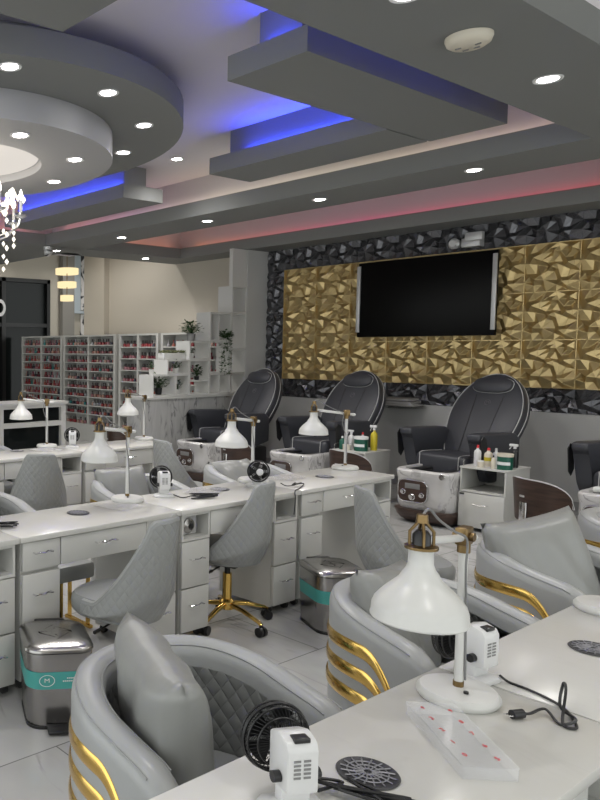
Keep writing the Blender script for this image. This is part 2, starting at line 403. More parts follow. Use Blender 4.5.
# further lamps of the same room outside the picture
LOB = [(-10.2, 8.0, 3.88), (-12.1, 8.2, 3.88), (-12.1, 9.9, 3.88), (-9.3, 8.2, 3.88)]
for p in LOB: spot(*p, 1.3)
for (x, y, z) in ((-1.75, 1.3, 3.03), (-1.75, -.3, 3.03), (-.3, 6.1, 3.3), (0.2, 1.2, 3.3), (0.2, 3.2, 3.3), (0.2, 5.2, 3.3), (0.2, 7.2, 3.3), (-6.6, 2.8, 3.22), (-5.1, 1.2, 3.22), (-1.75, 7.6, 3.03), (-.3, 7.8, 3.3),
                  (-8.45, 4.5, 3.03), (-8.45, 2.5, 3.03), (-10.5, 5.5, 3.03), (-10.5, 3, 3.03)):
    spot(x, y, z)

# ================================================================ RELIEF WALL PANELS
def facets(bm, x0, z0, wd, ht, y, seed, amp=.075):
    """star-shaped pyramids: tall peaks ringed by points that alternate high and low"""
    rnd = random.Random(seed); pts = [(0, 0, .01), (1, 0, .01), (0, 1, .01), (1, 1, .01)]
    for k in range(1, 5): pts += [(k/5, 0, .01+.03*(k % 2)), (k/5, 1, .01+.03*(k % 2)), (0, k/5, .01+.03*(k % 2)), (1, k/5, .01+.03*(k % 2))]
    for px, py in ((.22, .26), (.70, .20), (.50, .52), (.18, .72), (.80, .58), (.55, .84), (.86, .88)):
        r = rnd.uniform(.10, .16); pts.append((px, py, amp*rnd.uniform(.75, 1))); o = rnd.random()
        for k in range(7):
            a = 2*pi*(k+o)/7; q = r*rnd.uniform(.85, 1.2); u, v = px+q*cos(a), py+q*sin(a)
            if .06 < u < .94 and .06 < v < .94 and all((u-p[0])**2+(v-p[1])**2 > .07**2 for p in pts): pts.append((u, v, amp*(.06 if k % 2 else .5)))
    r = geometry.delaunay_2d_cdt([V(p[:2]) for p in pts], [], [], 0, .0001)
    return [(co.x, co.y, pts[r[3][k][0]][2] if r[3][k] else 0) for k, co in enumerate(r[0])], r[2]
TILE = facets(None, 0, 0, 1, 1, 0, 11)
def put_tile(bm, x0, x1, z0, z1, y, v0=0, v1=1, u0=0, u1=1):
    """copy of the tile pattern clipped to a part of it"""
    vs, fs = TILE; t = nb()
    V_ = [t.verts.new((u, -d, v)) for u, v, d in vs]
    for f in fs:
        try: t.faces.new([V_[i] for i in f])
        except ValueError: pass
    for co, no in (((0, 0, v0), (0, 0, -1)), ((0, 0, v1), (0, 0, 1)), ((u0, 0, 0), (-1, 0, 0)), ((u1, 0, 0), (1, 0, 0))):
        bmesh.ops.bisect_plane(t, geom=t.verts[:]+t.edges[:]+t.faces[:], plane_co=co, plane_no=no, clear_outer=True, dist=1e-5)
    mp = {}
    for v in t.verts:
        mp[v] = bm.verts.new((x0+(v.co.x-u0)/(u1-u0)*(x1-x0), y+v.co.y, z0+(v.co.z-v0)/(v1-v0)*(z1-z0)))
    for f in t.faces: bm.faces.new([mp[v] for v in f.verts])
    for e in t.edges:      # raised ridge lines
        p, q = (mp[v].co.copy() for v in e.verts)
        if (p-q).length > .02: tube(bm, [p, q], .0021, 3)
    t.free()
GX = -6.64; NX = 13
bm = nb()
for i in range(NX):
    for j in range(3): put_tile(bm, GX+i*.5, GX+i*.5+.5, 1.245+j*.5, 1.745+j*.5, 8.955)
bx(bm, GX, GX+NX*.5, 8.955, 8.98, 1.245, 2.745)
# thin raised seams between panels
for i in range(NX+1): bx(bm, GX+i*.5-.004, GX+i*.5+.004, 8.918, 8.96, 1.245, 2.745)
for j in range(4): bx(bm, GX, GX+NX*.5, 8.918, 8.96, 1.241+j*.5, 1.249+j*.5)
gp = struct('wall_relief_gold', bm, m_gold_wall)
bm = nb()
for i in range(NX):
    put_tile(bm, GX+i*.5, GX+i*.5+.5, .993, 1.243, 8.955, .5, 1); put_tile(bm, GX+i*.5, GX+i*.5+.5, 2.747, 3.029, 8.955, 0, .55)
for j in range(3): put_tile(bm, -6.925, GX-.002, 1.245+j*.5, 1.745+j*.5, 8.955, 0, 1, .42, 1)
put_tile(bm, -6.925, GX-.002, .993, 1.243, 8.955, .5, 1, .42, 1); put_tile(bm, -6.925, GX-.002, 2.747, 3.029, 8.955, 0, .55, .42, 1)
bx(bm, -6.925, GX-.002, 8.955, 8.98, .993, 3.029); bx(bm, GX, GX+NX*.5, 8.955, 8.98, .993, 1.243); bx(bm, GX, GX+NX*.5, 8.955, 8.98, 2.747, 3.029)
struct('wall_relief_charcoal', bm, m_dark_wall)

# ================================================================ TELEVISION, SPLITTER, CAMERAS
t = thing('television', 'large black flat television on the gold relief wall', 'television', (-4.66, 8.83, 1.80))
bm = nb(); bx(bm, -.80, .80, -.03, .02, 0, .92, .006); obj('screen', bm, m_tv, t)
for s in (-1, 1):
    bm = nb(); bx(bm, s*.785-.022, s*.785+.022, -.05, -.031, .06, .88, .002); obj('side_speaker', bm, m_silver, t)
bm = nb(); bx(bm, -.3, .3, .021, .03, .2, .7); obj('wall_bracket', bm, m_black, t)
t = thing('emergency_light', 'grey twin-head emergency light above the television', 'light', (-4.15, 8.86, 2.80))
bm = nb(); bx(bm, -.1, .1, -.05, .06, -.02, .08, .01); obj('housing', bm, m_silver, t)
bm = nb(); bx(bm, -.03, .15, -.12, -.052, .04, .13, .008); obj('lamp_head', bm, m_silver, t)
bm = nb(); lathe(bm, [(0, -.05), (.05, -.05), (.06, .02), (.04, .05), (0, .05)], (-.16, -.06, .03), 16, Matrix.Rotation(pi/2, 3, 'X')); obj('lamp_head', bm, m_silver, t)
t = thing('smoke_detector', 'oval off-white smoke detector on the grey soffit', 'smoke detector', (-1.717, 3.561, 3.028))
bm = nb(); lathe(bm, [(0, -.045), (.07, -.042), (.088, -.03), (.095, -.012), (.095, 0)], n=28); obj('cover', bm, m_cream_pl, t)
for a in (0, 1.1, 2.3, 3.5):
    bm = nb(); bx(bm, .04*cos(a)-.012, .04*cos(a)+.012, .04*sin(a)-.004, .04*sin(a)+.004, -.047, -.0425); obj('vent_slot', bm, m_grey, t)
def dome_cam(x, y, z, label):
    t = thing('security_camera', label, 'security camera', (x, y, z))
    bm = nb(); lathe(bm, [(0, -.04), (.06, -.04), (.065, 0)], n=20); obj('base', bm, m_silver, t)
    bm = nb(); lathe(bm, [(0, -.06), (.035, -.05), (.055, -.02), (.058, .01), (.05, .035)], (0, 0, -.07), 20, Matrix.Rotation(R(35), 3, 'Y')); obj('eyeball', bm, m_silver, t)
    bm = nb(); lathe(bm, [(0, -.02), (.026, -.012), (.03, 0), (0, 0)], (.02, -.035, -.105), 14, Matrix.Rotation(R(40), 3, 'X')); obj('lens', bm, m_black, t)
dome_cam(-8.05, 5.86, 3.03, 'small dome security camera under the grey beam corner') if 0 else dome_cam(-8.25, 6.02, 3.029, 'small white dome security camera at the corner of the grey beam')
dome_cam(-8.0, 5.0, 3.27, 'small pale dome camera behind the chandelier') if 0 else None

# wrapped stack leaning on the ledge below the relief
t = thing('wrapped_stack', 'crumpled stack of clear wrapped liners on a shelf under the black tiles', 'wrapped pack', (-4.93, 8.76, .975))
for k in range(3):
    bm = nb(); bx(bm, -.30+.02*k, .30-.03*k, -.12, .12, .002+.031*k, .030+.031*k, .008)
    for v in bm.verts: v.co.z += .006*sin(14*v.co.x+k)*sin(9*v.co.y+2*k)*(1 if v.co.z > .02 else 0)
    obj('pack', bm, mat('crumpled film', (.35, .34, .33), .25), t)
bm = nb(); bx(bm, -5.25, -4.6, 8.62, 8.898, .955, .973); tag(obj('wall_shelf', bm, m_glass), 'thin clear shelf holding the wrapped stack on the grey wall', 'shelf')

# ================================================================ CHANDELIER
t = thing('crystal_chandelier', 'lit crystal chandelier with candle bulbs below the backlit ceiling disc', 'chandelier', (RC[0], RC[1], 3.1))
bm = nb(); tube(bm, [(0, 0, 0), (0, 0, -.75)], .012, 8); lathe(bm, [(0, .03), (.05, .02), (.06, 0), (0, -.02)]); obj('stem', bm, m_chrome, t)
arms = nb()
for tier, (n, r, z) in enumerate(((10, .56, -.42), (5, .34, -.30))):
    for k in range(n):
        a = 2*pi*k/n+.2+tier*.3
        tube(arms, smooth_path([(.02*cos(a), .02*sin(a), z-.12), (r*.45*cos(a), r*.45*sin(a), z-.2), (r*.9*cos(a), r*.9*sin(a), z-.14), (r*cos(a), r*sin(a), z-.04)], 4), .008, 6)
        lathe(arms, [(0, -.03), (.045, -.01), (.05, 0), (.015, 0), (.013, .02), (0, .02)], (r*cos(a), r*sin(a), z-.03), 12)
        cand = nb(); lathe(cand, [(.011, 0), (.011, .09), (0, .09)], (r*cos(a), r*sin(a), z-.01), 8); obj('candle_sleeve', cand, m_plastic, t)
        fl = nb(); lathe(fl, [(0, 0), (.014, .015), (.017, .035), (.008, .065), (0, .085)], (r*cos(a), r*sin(a), z+.08), 10); obj('candle_bulb', fl, m_flame, t)
obj('arms', arms, m_chrome, t)
cr = nb(); rnd = random.Random(3)
for k in range(460):
    a = rnd.uniform(0, 2*pi); q = rnd.random(); z = -.26-.34*q; r = .62*(1-q*.75)*rnd.uniform(.45, 1.02)
    s = rnd.uniform(.018, .03); lathe(cr, [(0, -s*1.7), (s*.8, -s*.3), (s*.5, s*.6), (0, s)], (r*cos(a), r*sin(a), z), 6)
for k in range(12):
    a = 2*pi*k/12
    for j in range(4): lathe(cr, [(0, -.035), (.015, -.01), (0, .012)], (.5*cos(a), .5*sin(a), -.5-.05*j*(1+k % 2)), 6)
c_ = obj('crystal_drops', cr, m_crystal, t, False); c_['kind'] = 'stuff'
pl = bpy.data.lights.new('candle glow', 'POINT'); pl.energy = 12; pl.shadow_soft_size = .3; pl.color = (1, .92, .8)
po = bpy.data.objects.new('candle_glow', pl); C.objects.link(po); po.parent = t; po.location = (0, 0, -.35)

# tiered pendant in the lobby
t = thing('tiered_pendant_light', 'three-tier glowing crystal pendant in the lobby', 'pendant light', (-10.4, 8.0, 3.9))
bm = nb(); tube(bm, [(0, 0, 0), (0, 0, -1.4)], .008, 6); lathe(bm, [(0, 0), (.07, 0), (.07, -.03), (0, -.03)]); obj('rod', bm, m_brass, t)
for r, z in ((.20, -.90), (.165, -1.13), (.115, -1.36)):
    bm = nb(); lathe(bm, [(r-.03, -.05), (r, -.05), (r, .05), (r-.03, .05), (r-.03, -.05)], (0, 0, z), 40); obj('ring', bm, m_pend, t)

# ================================================================ LOBBY NICHE AND ART
bm = nb(); bx(bm, -12.998, -12.95, 10.11, 10.34, 2.5, 3.88); bx(bm, -12.998, -12.9, 10.11, 10.56, 2.44, 2.498)
tag(obj('wall_board', bm, mat('pale blue board', (.5, .56, .6), .5)), 'pale blue board with a ledge on the lobby wall beside the door', 'panel')
m_abs = noise_col(mat('abstract print', (.5, .5, .5), .5), (.02, .02, .025), (.75, .72, .7), 2.2, .47, .53, 1.5)
bm = nb(); bx(bm, -12.998, -12.96, 10.36, 10.56, 2.52, 3.88); tag(obj('abstract_canvas', bm, m_abs), 'upper black and white abstract canvas in the lobby corner', 'picture')
bm = nb(); bx(bm, -12.998, -12.96, 10.36, 10.56, 1.2, 2.42); tag(obj('abstract_canvas', bm, m_abs), 'lower black and white abstract canvas in the lobby corner', 'picture')

# ================================================================ POLISH RACKS AND BOTTLES
RY = 8.55; ROWS = 10; RH = .155; RZ = .33
racks = [(-12.62, -11.27, 'narrow white polish rack farthest left beside the glass door'), (-11.22, -9.75, 'white two-column polish rack, second from the left'), (-9.66, -8.72, 'white polish rack, third from the left, above the marble half wall'), (-8.66, -7.02, 'white polish rack behind the stepped cube shelf')]
slots = []
for x0, x1, lab in racks:
    t = thing('polish_rack', lab, 'rack', (x0, RY, 0), 0, 'nail polish racks'); W = x1-x0; ROWS, RH = (10, .155) if x1 < -9.7 else (8, .194)
    bm = nb(); bx(bm, 0, .05, 0, .3, 0, 1.91); bx(bm, W-.05, W, 0, .3, 0, 1.91); bx(bm, .05, W-.05, 0, .3, 1.88, 1.91); bx(bm, .05, W-.05, .285, .3, .3, 1.88); bx(bm, W/2-.02, W/2+.02, 0, .285, .3, 1.88); bx(bm, .05, W-.05, 0, .3, 0, .3)
    obj('cabinet', bm, m_cab, t, False)
    for j in range(ROWS+1):
        if j: 
            bm = nb(); bx(bm, .051, W/2-.021, .0, .284, RZ+j*RH-.012, RZ+j*RH); bx(bm, W/2+.021, W-.051, .0, .284, RZ+j*RH-.012, RZ+j*RH); bx(bm, .051, W/2-.021, -.006, -.001, RZ+j*RH-.012, RZ+j*RH+.006); bx(bm, W/2+.021, W-.051, -.006, -.001, RZ+j*RH-.012, RZ+j*RH+.006)
            if j < ROWS: obj('shelf', bm, m_cab, t, False)
            else: bm.free()
    for j in range(ROWS):
        for c0, c1 in ((.06, W/2-.03), (W/2+.03, W-.06)):
            n = 9 if x1 < -9.7 else 7
            for k in range(n): slots.append((x0+c0+(c1-c0)*(k+.5)/n, RY+.05+.01*((k*7+j) % 3), RZ+j*RH+.001 if j else .301, j, ROWS-1-j, k, n, 'left' if c0 < .1 else 'right', x0))
pol = [('red', (.28, .03, .035)), ('pink', (.36, .16, .18)), ('nude', (.48, .30, .24)), ('coral', (.35, .11, .08)), ('maroon', (.12, .01, .02)), ('teal', (.03, .2, .2)), ('silver', (.4, .4, .42)), ('dark', (.03, .03, .05))]
def bottle_bm(bm, c=(0, 0, 0), h=.1):
    lathe(bm, [(0, 0), (.024, .0), (.026, .01), (.026, h*.5), (.01, h*.58), (0, h*.58)], c, 8); return bm
m_cap = mat('bottle cap', (.06, .05, .05), .4); m_cap2 = mat('pale bottle cap', (.5, .47, .45), .4)
pm = {}
for nme, col in pol:
    bm = bottle_bm(nb()); nf = len(bm.faces); lathe(bm, [(.0105, .055), (.0115, .108), (0, .108)], n=8)
    bm.faces.ensure_lookup_table()
    for i, f in enumerate(bm.faces): f.material_index = 0 if i < nf else 1
    o = obj('polish_bottle', bm, [mat(nme+' polish', col, .2), m_cap if nme not in ('nude', 'dark') else m_cap2]); pm[nme] = o.data; bpy.data.objects.remove(o)
rnd = random.Random(5); cnt = 0; rest = {}
slots.sort(key=lambda s: (0 if -11.3 < s[0] < -8.75 else (1 if s[0] <= -11.3 else 2), -s[0]))
names = [p[0] for p in pol]; wts = [5, 5, 4, 3, 3, 1, 2, 2]
NTH = 'top second third fourth fifth sixth seventh eighth ninth tenth'.split(); RK = {-12.62: 'leftmost', -11.22: 'second', -9.66: 'third', -8.66: 'fourth'}
for x, y, z, j, jt, k, n, side, x0 in slots:
    base = rnd.choices(names, wts)[0]
    if rnd.random() < .5 and x > -9.7: base = ('nude', 'red', 'red', 'coral', 'red', 'pink', 'maroon', 'red', 'pink', 'dark')[j]
    if cnt < 300:
        o = bpy.data.objects.new('polish_bottle', pm[base]); C.objects.link(o); o.location = (x, y, z)
        tag(o, '%s nail polish bottle, %s shelf, %s in %s column of the %s rack' % (base, NTH[jt], 'leftmost' if k == 0 else 'rightmost' if k == n-1 else NTH[k] if k else 'first', side, RK[x0]), 'nail polish', 'nail polish bottles in the racks'); cnt += 1
    else: rest.setdefault(base, []).append((x, y, z))
bm = nb(); mats = []
for i, (nme, L) in enumerate(rest.items()):
    mats.append(bpy.data.materials[nme+' polish'])
    for p in L:
        nf = len(bm.faces); bottle_bm(bm, p); lathe(bm, [(.0105, .055), (.0115, .108), (0, .108)], p, 6)
        bm.faces.ensure_lookup_table()
        for f in bm.faces[nf:]: f.material_index = i
o = obj('polish_bottles', bm, mats); o['kind'] = 'stuff'; tag(o, 'many more small nail polish bottles filling the outer white racks', 'nail polish')

# ================================================================ RECEPTION DISPLAY COUNTER
t = thing('display_counter', 'white display counter with dark glass panels behind the back desks', 'counter', (-7.45, 4.72, 0))
bm = nb()
for y0, y1 in ((0, .07), (.93, 1.0)): bx(bm, -.4, 0, y0, y1, 0, .97)
for z0, z1 in ((0, .1), (.70, .76), (.93, .97)): bx(bm, -.4, 0, .07, .93, z0, z1)
bx(bm, -.4, -.38, .07, .93, .1, .93); bx(bm, -.43, .02, -.02, 1.02, .97, 1.0)
obj('frame', bm, m_cab, t, False)
bm = nb(); bx(bm, -.06, -.05, .07, .93, .1, .70); obj('glass_panel', bm, m_dglass, t, False)
bm = nb(); bx(bm, -.06, -.05, .07, .93, .76, .93); obj('glass_panel', bm, m_dglass, t, False)

# ================================================================ HALF WALL WITH CUBE SHELF AND PLANTS
bm = nb(); bx(bm, -7.2, -6.93, 6.52, 8.499, 0, 1.009); struct('wall_half', bm, m_halfmarble)
bm = nb(); bx(bm, -7.22, -6.91, 6.50, 8.499, 1.01, 1.039); struct('trim_10', bm, m_cab)
t = thing('stepped_cube_shelf', 'white stepped cube shelf on the marble half wall', 'shelf', (-7.19, 6.5, 1.04))
def cell(y0, y1, z0, z1, m=m_white, name='cube', depth=.25, th=.018):
    bm = nb(); y0 -= 6.5; y1 -= 6.5; z0 -= 1.04; z1 -= 1.04
    bx(bm, 0, depth, y0, y0+th, z0, z1); bx(bm, 0, depth, y1-th, y1, z0, z1); bx(bm, 0, depth, y0+th, y1-th, z1-th, z1); bx(bm, 0, depth, y0+th, y1-th, z0, z0+th)
    return obj(name, bm, m, t, False)
for y0, y1, z0, z1 in ((6.72, 7.13, 1.04, 1.32), (7.132, 7.38, 1.04, 1.32), (6.98, 7.38, 1.322, 1.51), (7.382, 7.77, 1.04, 1.51), (7.382, 7.77, 1.512, 1.76), (7.772, 8.20, 1.04, 1.32), (7.772, 8.20, 1.322, 1.76), (7.772, 8.20, 1.762, 2.15),
                      (8.202, 8.498, 1.04, 1.315), (8.202, 8.498, 1.317, 1.65), (8.202, 8.498, 1.652, 2.15), (8.202, 8.498, 2.152, 2.52)): cell(y0, y1, z0, z1)
bm = nb(); bx(bm, .19, .25, 8.202-6.5, 8.498-6.5, 2.522-1.04, 3.029-1.04); obj('post', bm, m_white, t, False)
for q in ((7.93, 7.948, 1.782, 2.13), (7.96, 7.978, 1.06, 1.30), (7.40, 7.75, 1.22, 1.236)):
    bm = nb(); bx(bm, 0, .25, q[0]-6.5, q[1]-6.5, q[2]-1.04, q[3]-1.04); obj('divider', bm, m_white, t, False)
def plant(label, x, y, z, r=.09, hgt=.16, n=60, pot=(.05, .08), potm=None, trail=0, kind='bush', seed=1, name='potted_plant', lf=.05):
    rnd = random.Random(seed); t = thing(name, label, 'plant', (x, y, z), 0, 'small plants on the cube shelf')
    if pot:
        bm = nb(); lathe(bm, [(0, 0), (pot[0]*.8, 0), (pot[0], pot[1]), (pot[0]*.85, pot[1]), (pot[0]*.8, pot[1]*.85), (0, pot[1]*.85)], n=18); obj('pot', bm, potm or m_white, t)
    z0 = pot[1]*.8 if pot else 0; bm = nb(); st = nb()
    for k in range(n):
        a = rnd.uniform(0, 2*pi); e = rnd.uniform(.1, 1.2); q = rnd.uniform(.35, 1)
        p = V((r*q*cos(a)*cos(e), r*q*sin(a)*cos(e), z0+hgt*q*sin(e)+.02))
        if trail and k % 2:
            d = rnd.random(); p = V((r*.4*cos(a)+.12*trail*.3, r*.7*sin(a), z0-trail*d))
        tube(st, [(0, 0, z0), tuple(p)] if not (trail and k % 2) else [(p.x, p.y, p.z+.04), tuple(p)], .0015, 3)
        dr = V((cos(a), sin(a), rnd.uniform(-.5, .8))).normalized()*lf; sd = dr.cross(V((0, 0, 1))).normalized()*lf*.35; up = V((0, 0, lf*.12))
        vs = [bm.verts.new(c) for c in (p, p+dr*.5+sd, p+dr, p+dr*.5-sd, p+dr*.5+up)]
        for i1, i2 in ((0, 1), (1, 2), (2, 3), (3, 0)): bm.faces.new((vs[i1], vs[i2], vs[4]))
    f = obj('foliage', bm, m_leaf, t); f['kind'] = 'stuff'; q_ = obj('stems', st, m_leaf, t); q_['kind'] = 'stuff'; return t
plant('bushy green plant in a dark pot in the lowest left cube', -7.05, 6.93, 1.06, .13, .2, 90, (.05, .09), m_black, seed=2)
plant('tiny green sprig in a white cup on top of the lowest cube', -7.05, 6.80, 1.321, .04, .12, 22, (.035, .07), seed=3, lf=.035)
plant('small plant in a white cup in the cube below the succulent trough', -7.03, 7.22, 1.341, .07, .12, 40, (.045, .06), seed=4, lf=.04)
plant('dark leafy plant in a white cup in the second lowest cube', -7.03, 7.26, 1.06, .05, .15, 40, (.04, .06), seed=5, lf=.04)
plant('small white potted plant in the cube beside the trailing vine', -7.03, 7.5, 1.531, .06, .09, 30, (.045, .07), seed=6, lf=.035)
plant('tall dark green spiky plant in the middle cube', -7.03, 7.62, 1.237, .06, .17, 50, (.035, .05), m_black, seed=7, lf=.06)
plant('full round green plant on top of the middle cubes', -7.06, 7.53, 1.761, .15, .19, 130, (.06, .1), m_grey, seed=8)
plant('long trailing green vine hanging over the upper shelf', -6.95, 8.08, 1.80, .10, .1, 220, None, None, trail=.5, seed=9, name='trailing_plant')
t2 = thing('succulent_trough', 'white trough of succulents on the second step of the cube shelf', 'planter', (-7.06, 7.18, 1.511), 0, 'small plants on the cube shelf')
bm = nb(); bx(bm, -.06, .06, -.2, .2, 0, .09, .004); obj('trough', bm, m_white, t2)
bm = nb(); rnd = random.Random(12)
for k in range(26):
    cx, cy = rnd.uniform(-.05, .05), rnd.uniform(-.2, .2)
    for j in range(8):
        a = j*pi/4; lathe(bm, [(0, 0), (.01, .012), (0, .035)], (cx+.012*cos(a), cy+.012*sin(a), .088+rnd.uniform(0, .015)), 5, Matrix.Rotation(.6, 3, (-sin(a), cos(a), 0)))
obj('succulents', bm, m_succ, t2)
# ================================================================ MANICURE DESKS
TOP = .76; DL = 1.065
def handle(parent, y, z, L=.1):
    bm = nb(); pts = [(.001, y-L/2, z)]+[(.022+.004*sin(k*1.9), y-L/2+L*k/8, z+.0025*sin(k*1.3)) for k in range(9)]+[(.001, y+L/2, z)]
    tube(bm, pts, .0042, 6); return obj('handle', bm, m_chrome, parent)
def make_desk(label, loc, lc, rc, row):
    """drawer fronts face local +x; lc / rc: 'drawer' or 'cubby' on top of the left / right pedestal"""
    t = thing('manicure_desk', label, 'desk', loc, 0, row)
    bm = nb(); bx(bm, -.44, .012, .002, DL-.002, TOP-.028, TOP, .004); obj('tabletop', bm, m_quartz, t)
    for y0, y1, kind in ((.02, .245, lc), (.82, 1.045, rc)):
        b = nb(); bx(b, -.42, -.022, y0, y1, .05, .575)
        if kind == 'drawer': bx(b, -.42, -.022, y0, y1, .577, .731)
        else:
            bx(b, -.42, -.002, y0, y0+.014, .577, .731); bx(b, -.42, -.002, y1-.014, y1, .577, .731); bx(b, -.42, -.40, y0+.014, y1-.014, .577, .731)
            bx(b, -.40, -.002, y0+.014, y1-.014, .577, .592); bx(b, -.40, -.002, y0+.014, y1-.014, .717, .731)
        p = obj('pedestal', b, m_cab, t, False)
        for z0, z1 in [(.06, .305), (.313, .572)]+([(.592, .727)] if kind == 'drawer' else []):
            b = nb(); bx(b, -.02, 0, y0+.003, y1-.003, z0, z1, .002); d = obj('drawer', b, m_cab, t); handle(d, (y0+y1)/2, z0+(z1-z0)*.62)
        for cx in (-.38, -.06):
            for cy in (y0+.03, y1-.03):
                b = nb(); tube(b, [(cx, cy-.012, .024), (cx, cy+.012, .024)], .024, 10); obj('caster', b, m_rubber, p)
    b = nb(); bx(b, -.42, -.022, .247, .818, .592, .731); obj('drawer_box', b, m_cab, t, False)
    b = nb(); bx(b, -.02, 0, .25, .815, .592, .727, .002); d = obj('wide_drawer', b, m_cab, t); handle(d, .53, .672, .13)
    return t
XF, XM, XB = -.59, -2.87, -5.03
MY = [.865, 1.93, 2.995, 4.06]; FY = [1.035, 2.10, 3.165]; BY = [1.93, 2.995, 4.06]
G = 'manicure desks in the %s row'
make_desk('white manicure desk cut by the left edge of the photo, middle row', (XM, MY[0], 0), 'drawer', 'cubby', G % 'middle')
make_desk('white manicure desk in the middle row with a steel bin before it at left', (XM, MY[1], 0), 'drawer', 'cubby', G % 'middle')
make_desk('white manicure desk in the middle row behind the gold-based swivel chair', (XM, MY[2], 0), 'cubby', 'cubby', G % 'middle')
make_desk('white manicure desk at the right end of the middle row', (XM, MY[3], 0), 'drawer', 'cubby', G % 'middle')
fd = make_desk('white-topped manicure desk in the foreground with the clear numbered tray', (XF, .975, 0), 'drawer', 'cubby', G % 'front')
fd.scale = (1, 1.055, 1)
make_desk('white-topped manicure desk at the right edge of the photo', (XF, FY[1], 0), 'drawer', 'cubby', G % 'front')
make_desk('white manicure desk at the left of the far row', (XB, BY[0], 0), 'drawer', 'cubby', G % 'far')
make_desk('white manicure desk in the far row behind the square-backed swivel chair', (XB, BY[1], 0), 'drawer', 'cubby', G % 'far')
make_desk('white manicure desk at the right end of the far row', (XB, BY[2], 0), 'drawer', 'cubby', G % 'far')

# ================================================================ DESK LAMPS
def make_lamp(label, loc, rz=0, head=.0):
    """round foot, pole, arm reaching to local -y, enamel shade with a brass cage"""
    t = thing('desk_lamp', label, 'lamp', loc, rz, 'white desk lamps')
    b = nb(); lathe(b, [(0, 0), (.088, 0), (.094, .008), (.094, .016), (.086, .026), (.03, .031), (0, .032)], n=40); base = obj('base', b, m_white, t)
    b = nb(); lathe(b, [(0, 0), (.006, 0), (.006, .005), (0, .005)], (.03, -.03, .0305), 10); obj('switch', b, m_black, base)
    b = nb(); cyl(b, (0, 0, .045), (0, 0, .385), .0105, 14); pole = obj('pole', b, m_white, t)
    b = nb(); cyl(b, (0, 0, .028), (0, 0, .045), .0125, 14); obj('brass_collar', b, m_brass, pole)
    b = nb(); cyl(b, (0, 0, .375), (0, 0, .42), .015, 14); bx(b, -.014, .014, -.022, .022, .395, .44, .004); cyl(b, (-.024, 0, .417), (.024, 0, .417), .011, 10); obj('joint', b, m_brass, t)
    E = V((0, -.235, .442))
    b = nb(); cyl(b, (0, .06, .404), (0, -.215, .438), .0095, 12); obj('arm', b, m_white, t)
    b = nb(); h = .0
    c = (E.x, E.y, .258)
    K_ = .86
    lathe(b, [(q*K_ if q > .04 else q, z) for q, z in [(.118, 0), (.121, .004), (.119, .008), (.117, .028), (.112, .04), (.10, .054), (.084, .069), (.068, .082), (.052, .095), (.039, .107), (.031, .118), (.027, .13), (.026, .165), (.022, .168), (.022, .13), (.027, .115), (.035, .103), (.048, .091), (.064, .078), (.08, .065), (.096, .05), (.113, .026), (.116, .004), (.118, 0)]], c, 48)
    sh = obj('shade', b, m_white, t)
    b = nb(); lathe(b, [(.02, .163), (.036, .166), (.036, .172), (.02, .175)], c, 24)
    for a in range(4):
        q = a*pi/2+.6; tube(b, [(c[0]+.025*cos(q), c[1]+.025*sin(q), c[2]+.172), (c[0]+.025*cos(q), c[1]+.025*sin(q), c[2]+.205), (c[0]+.01*cos(q), c[1]+.01*sin(q), c[2]+.224)], .0035, 6)
    lathe(b, [(0, .226), (.014, .226), (.012, .245), (0, .247)], c, 14); obj('brass_cage', b, m_brass, t)
    b = nb(); lathe(b, [(0, .15), (.0195, .15), (.0195, .198), (.012, .208), (0, .208)], c, 16); obj('bulb_socket', b, m_black, t)
    b = nb(); lathe(b, [(0, .045), (.018, .05), (.028, .07), (.022, .1), (.013, .125), (0, .125)], c, 16); obj('bulb', b, m_plastic, t)
    b = nb(); tube(b, smooth_path([(c[0], c[1], c[2]+.243), (.0, c[1]+.035, c[2]+.252), (.006, c[1]+.075, c[2]+.222), (.012, -.09, .444), (.018, -.03, .415), (.02, -.035, .35), (.016, -.02, .29), (.012, -.004, .24), (.0135, .004, .05)], 6), .003, 6)
    obj('cord', b, m_grey, t)
    return t
L0 = make_lamp('white desk lamp in the foreground with a brass cage on its wide shade', (-.905, 1.95, TOP), R(4))
for lab, loc, rz in (('round white foot of a desk lamp cut by the right edge', (-.94, 3.03, TOP), R(75)), ('white desk lamp on the middle desk above the left swivel chair', (-3.225, 2.93, TOP), R(6)),
                     ('white desk lamp behind the small fan in the middle row', (-3.23, 4.05, TOP), R(4)), ('white desk lamp at the right end of the middle row', (-3.2, 5.06, TOP), R(-38)),
                     ('white desk lamp on the far desk before the display counter', (-5.45, 3.97, TOP), R(-30)), ('white desk lamp at the right end of the far row', (-5.38, 5.1, TOP), R(5))): dup(L0, loc, rz, lab)

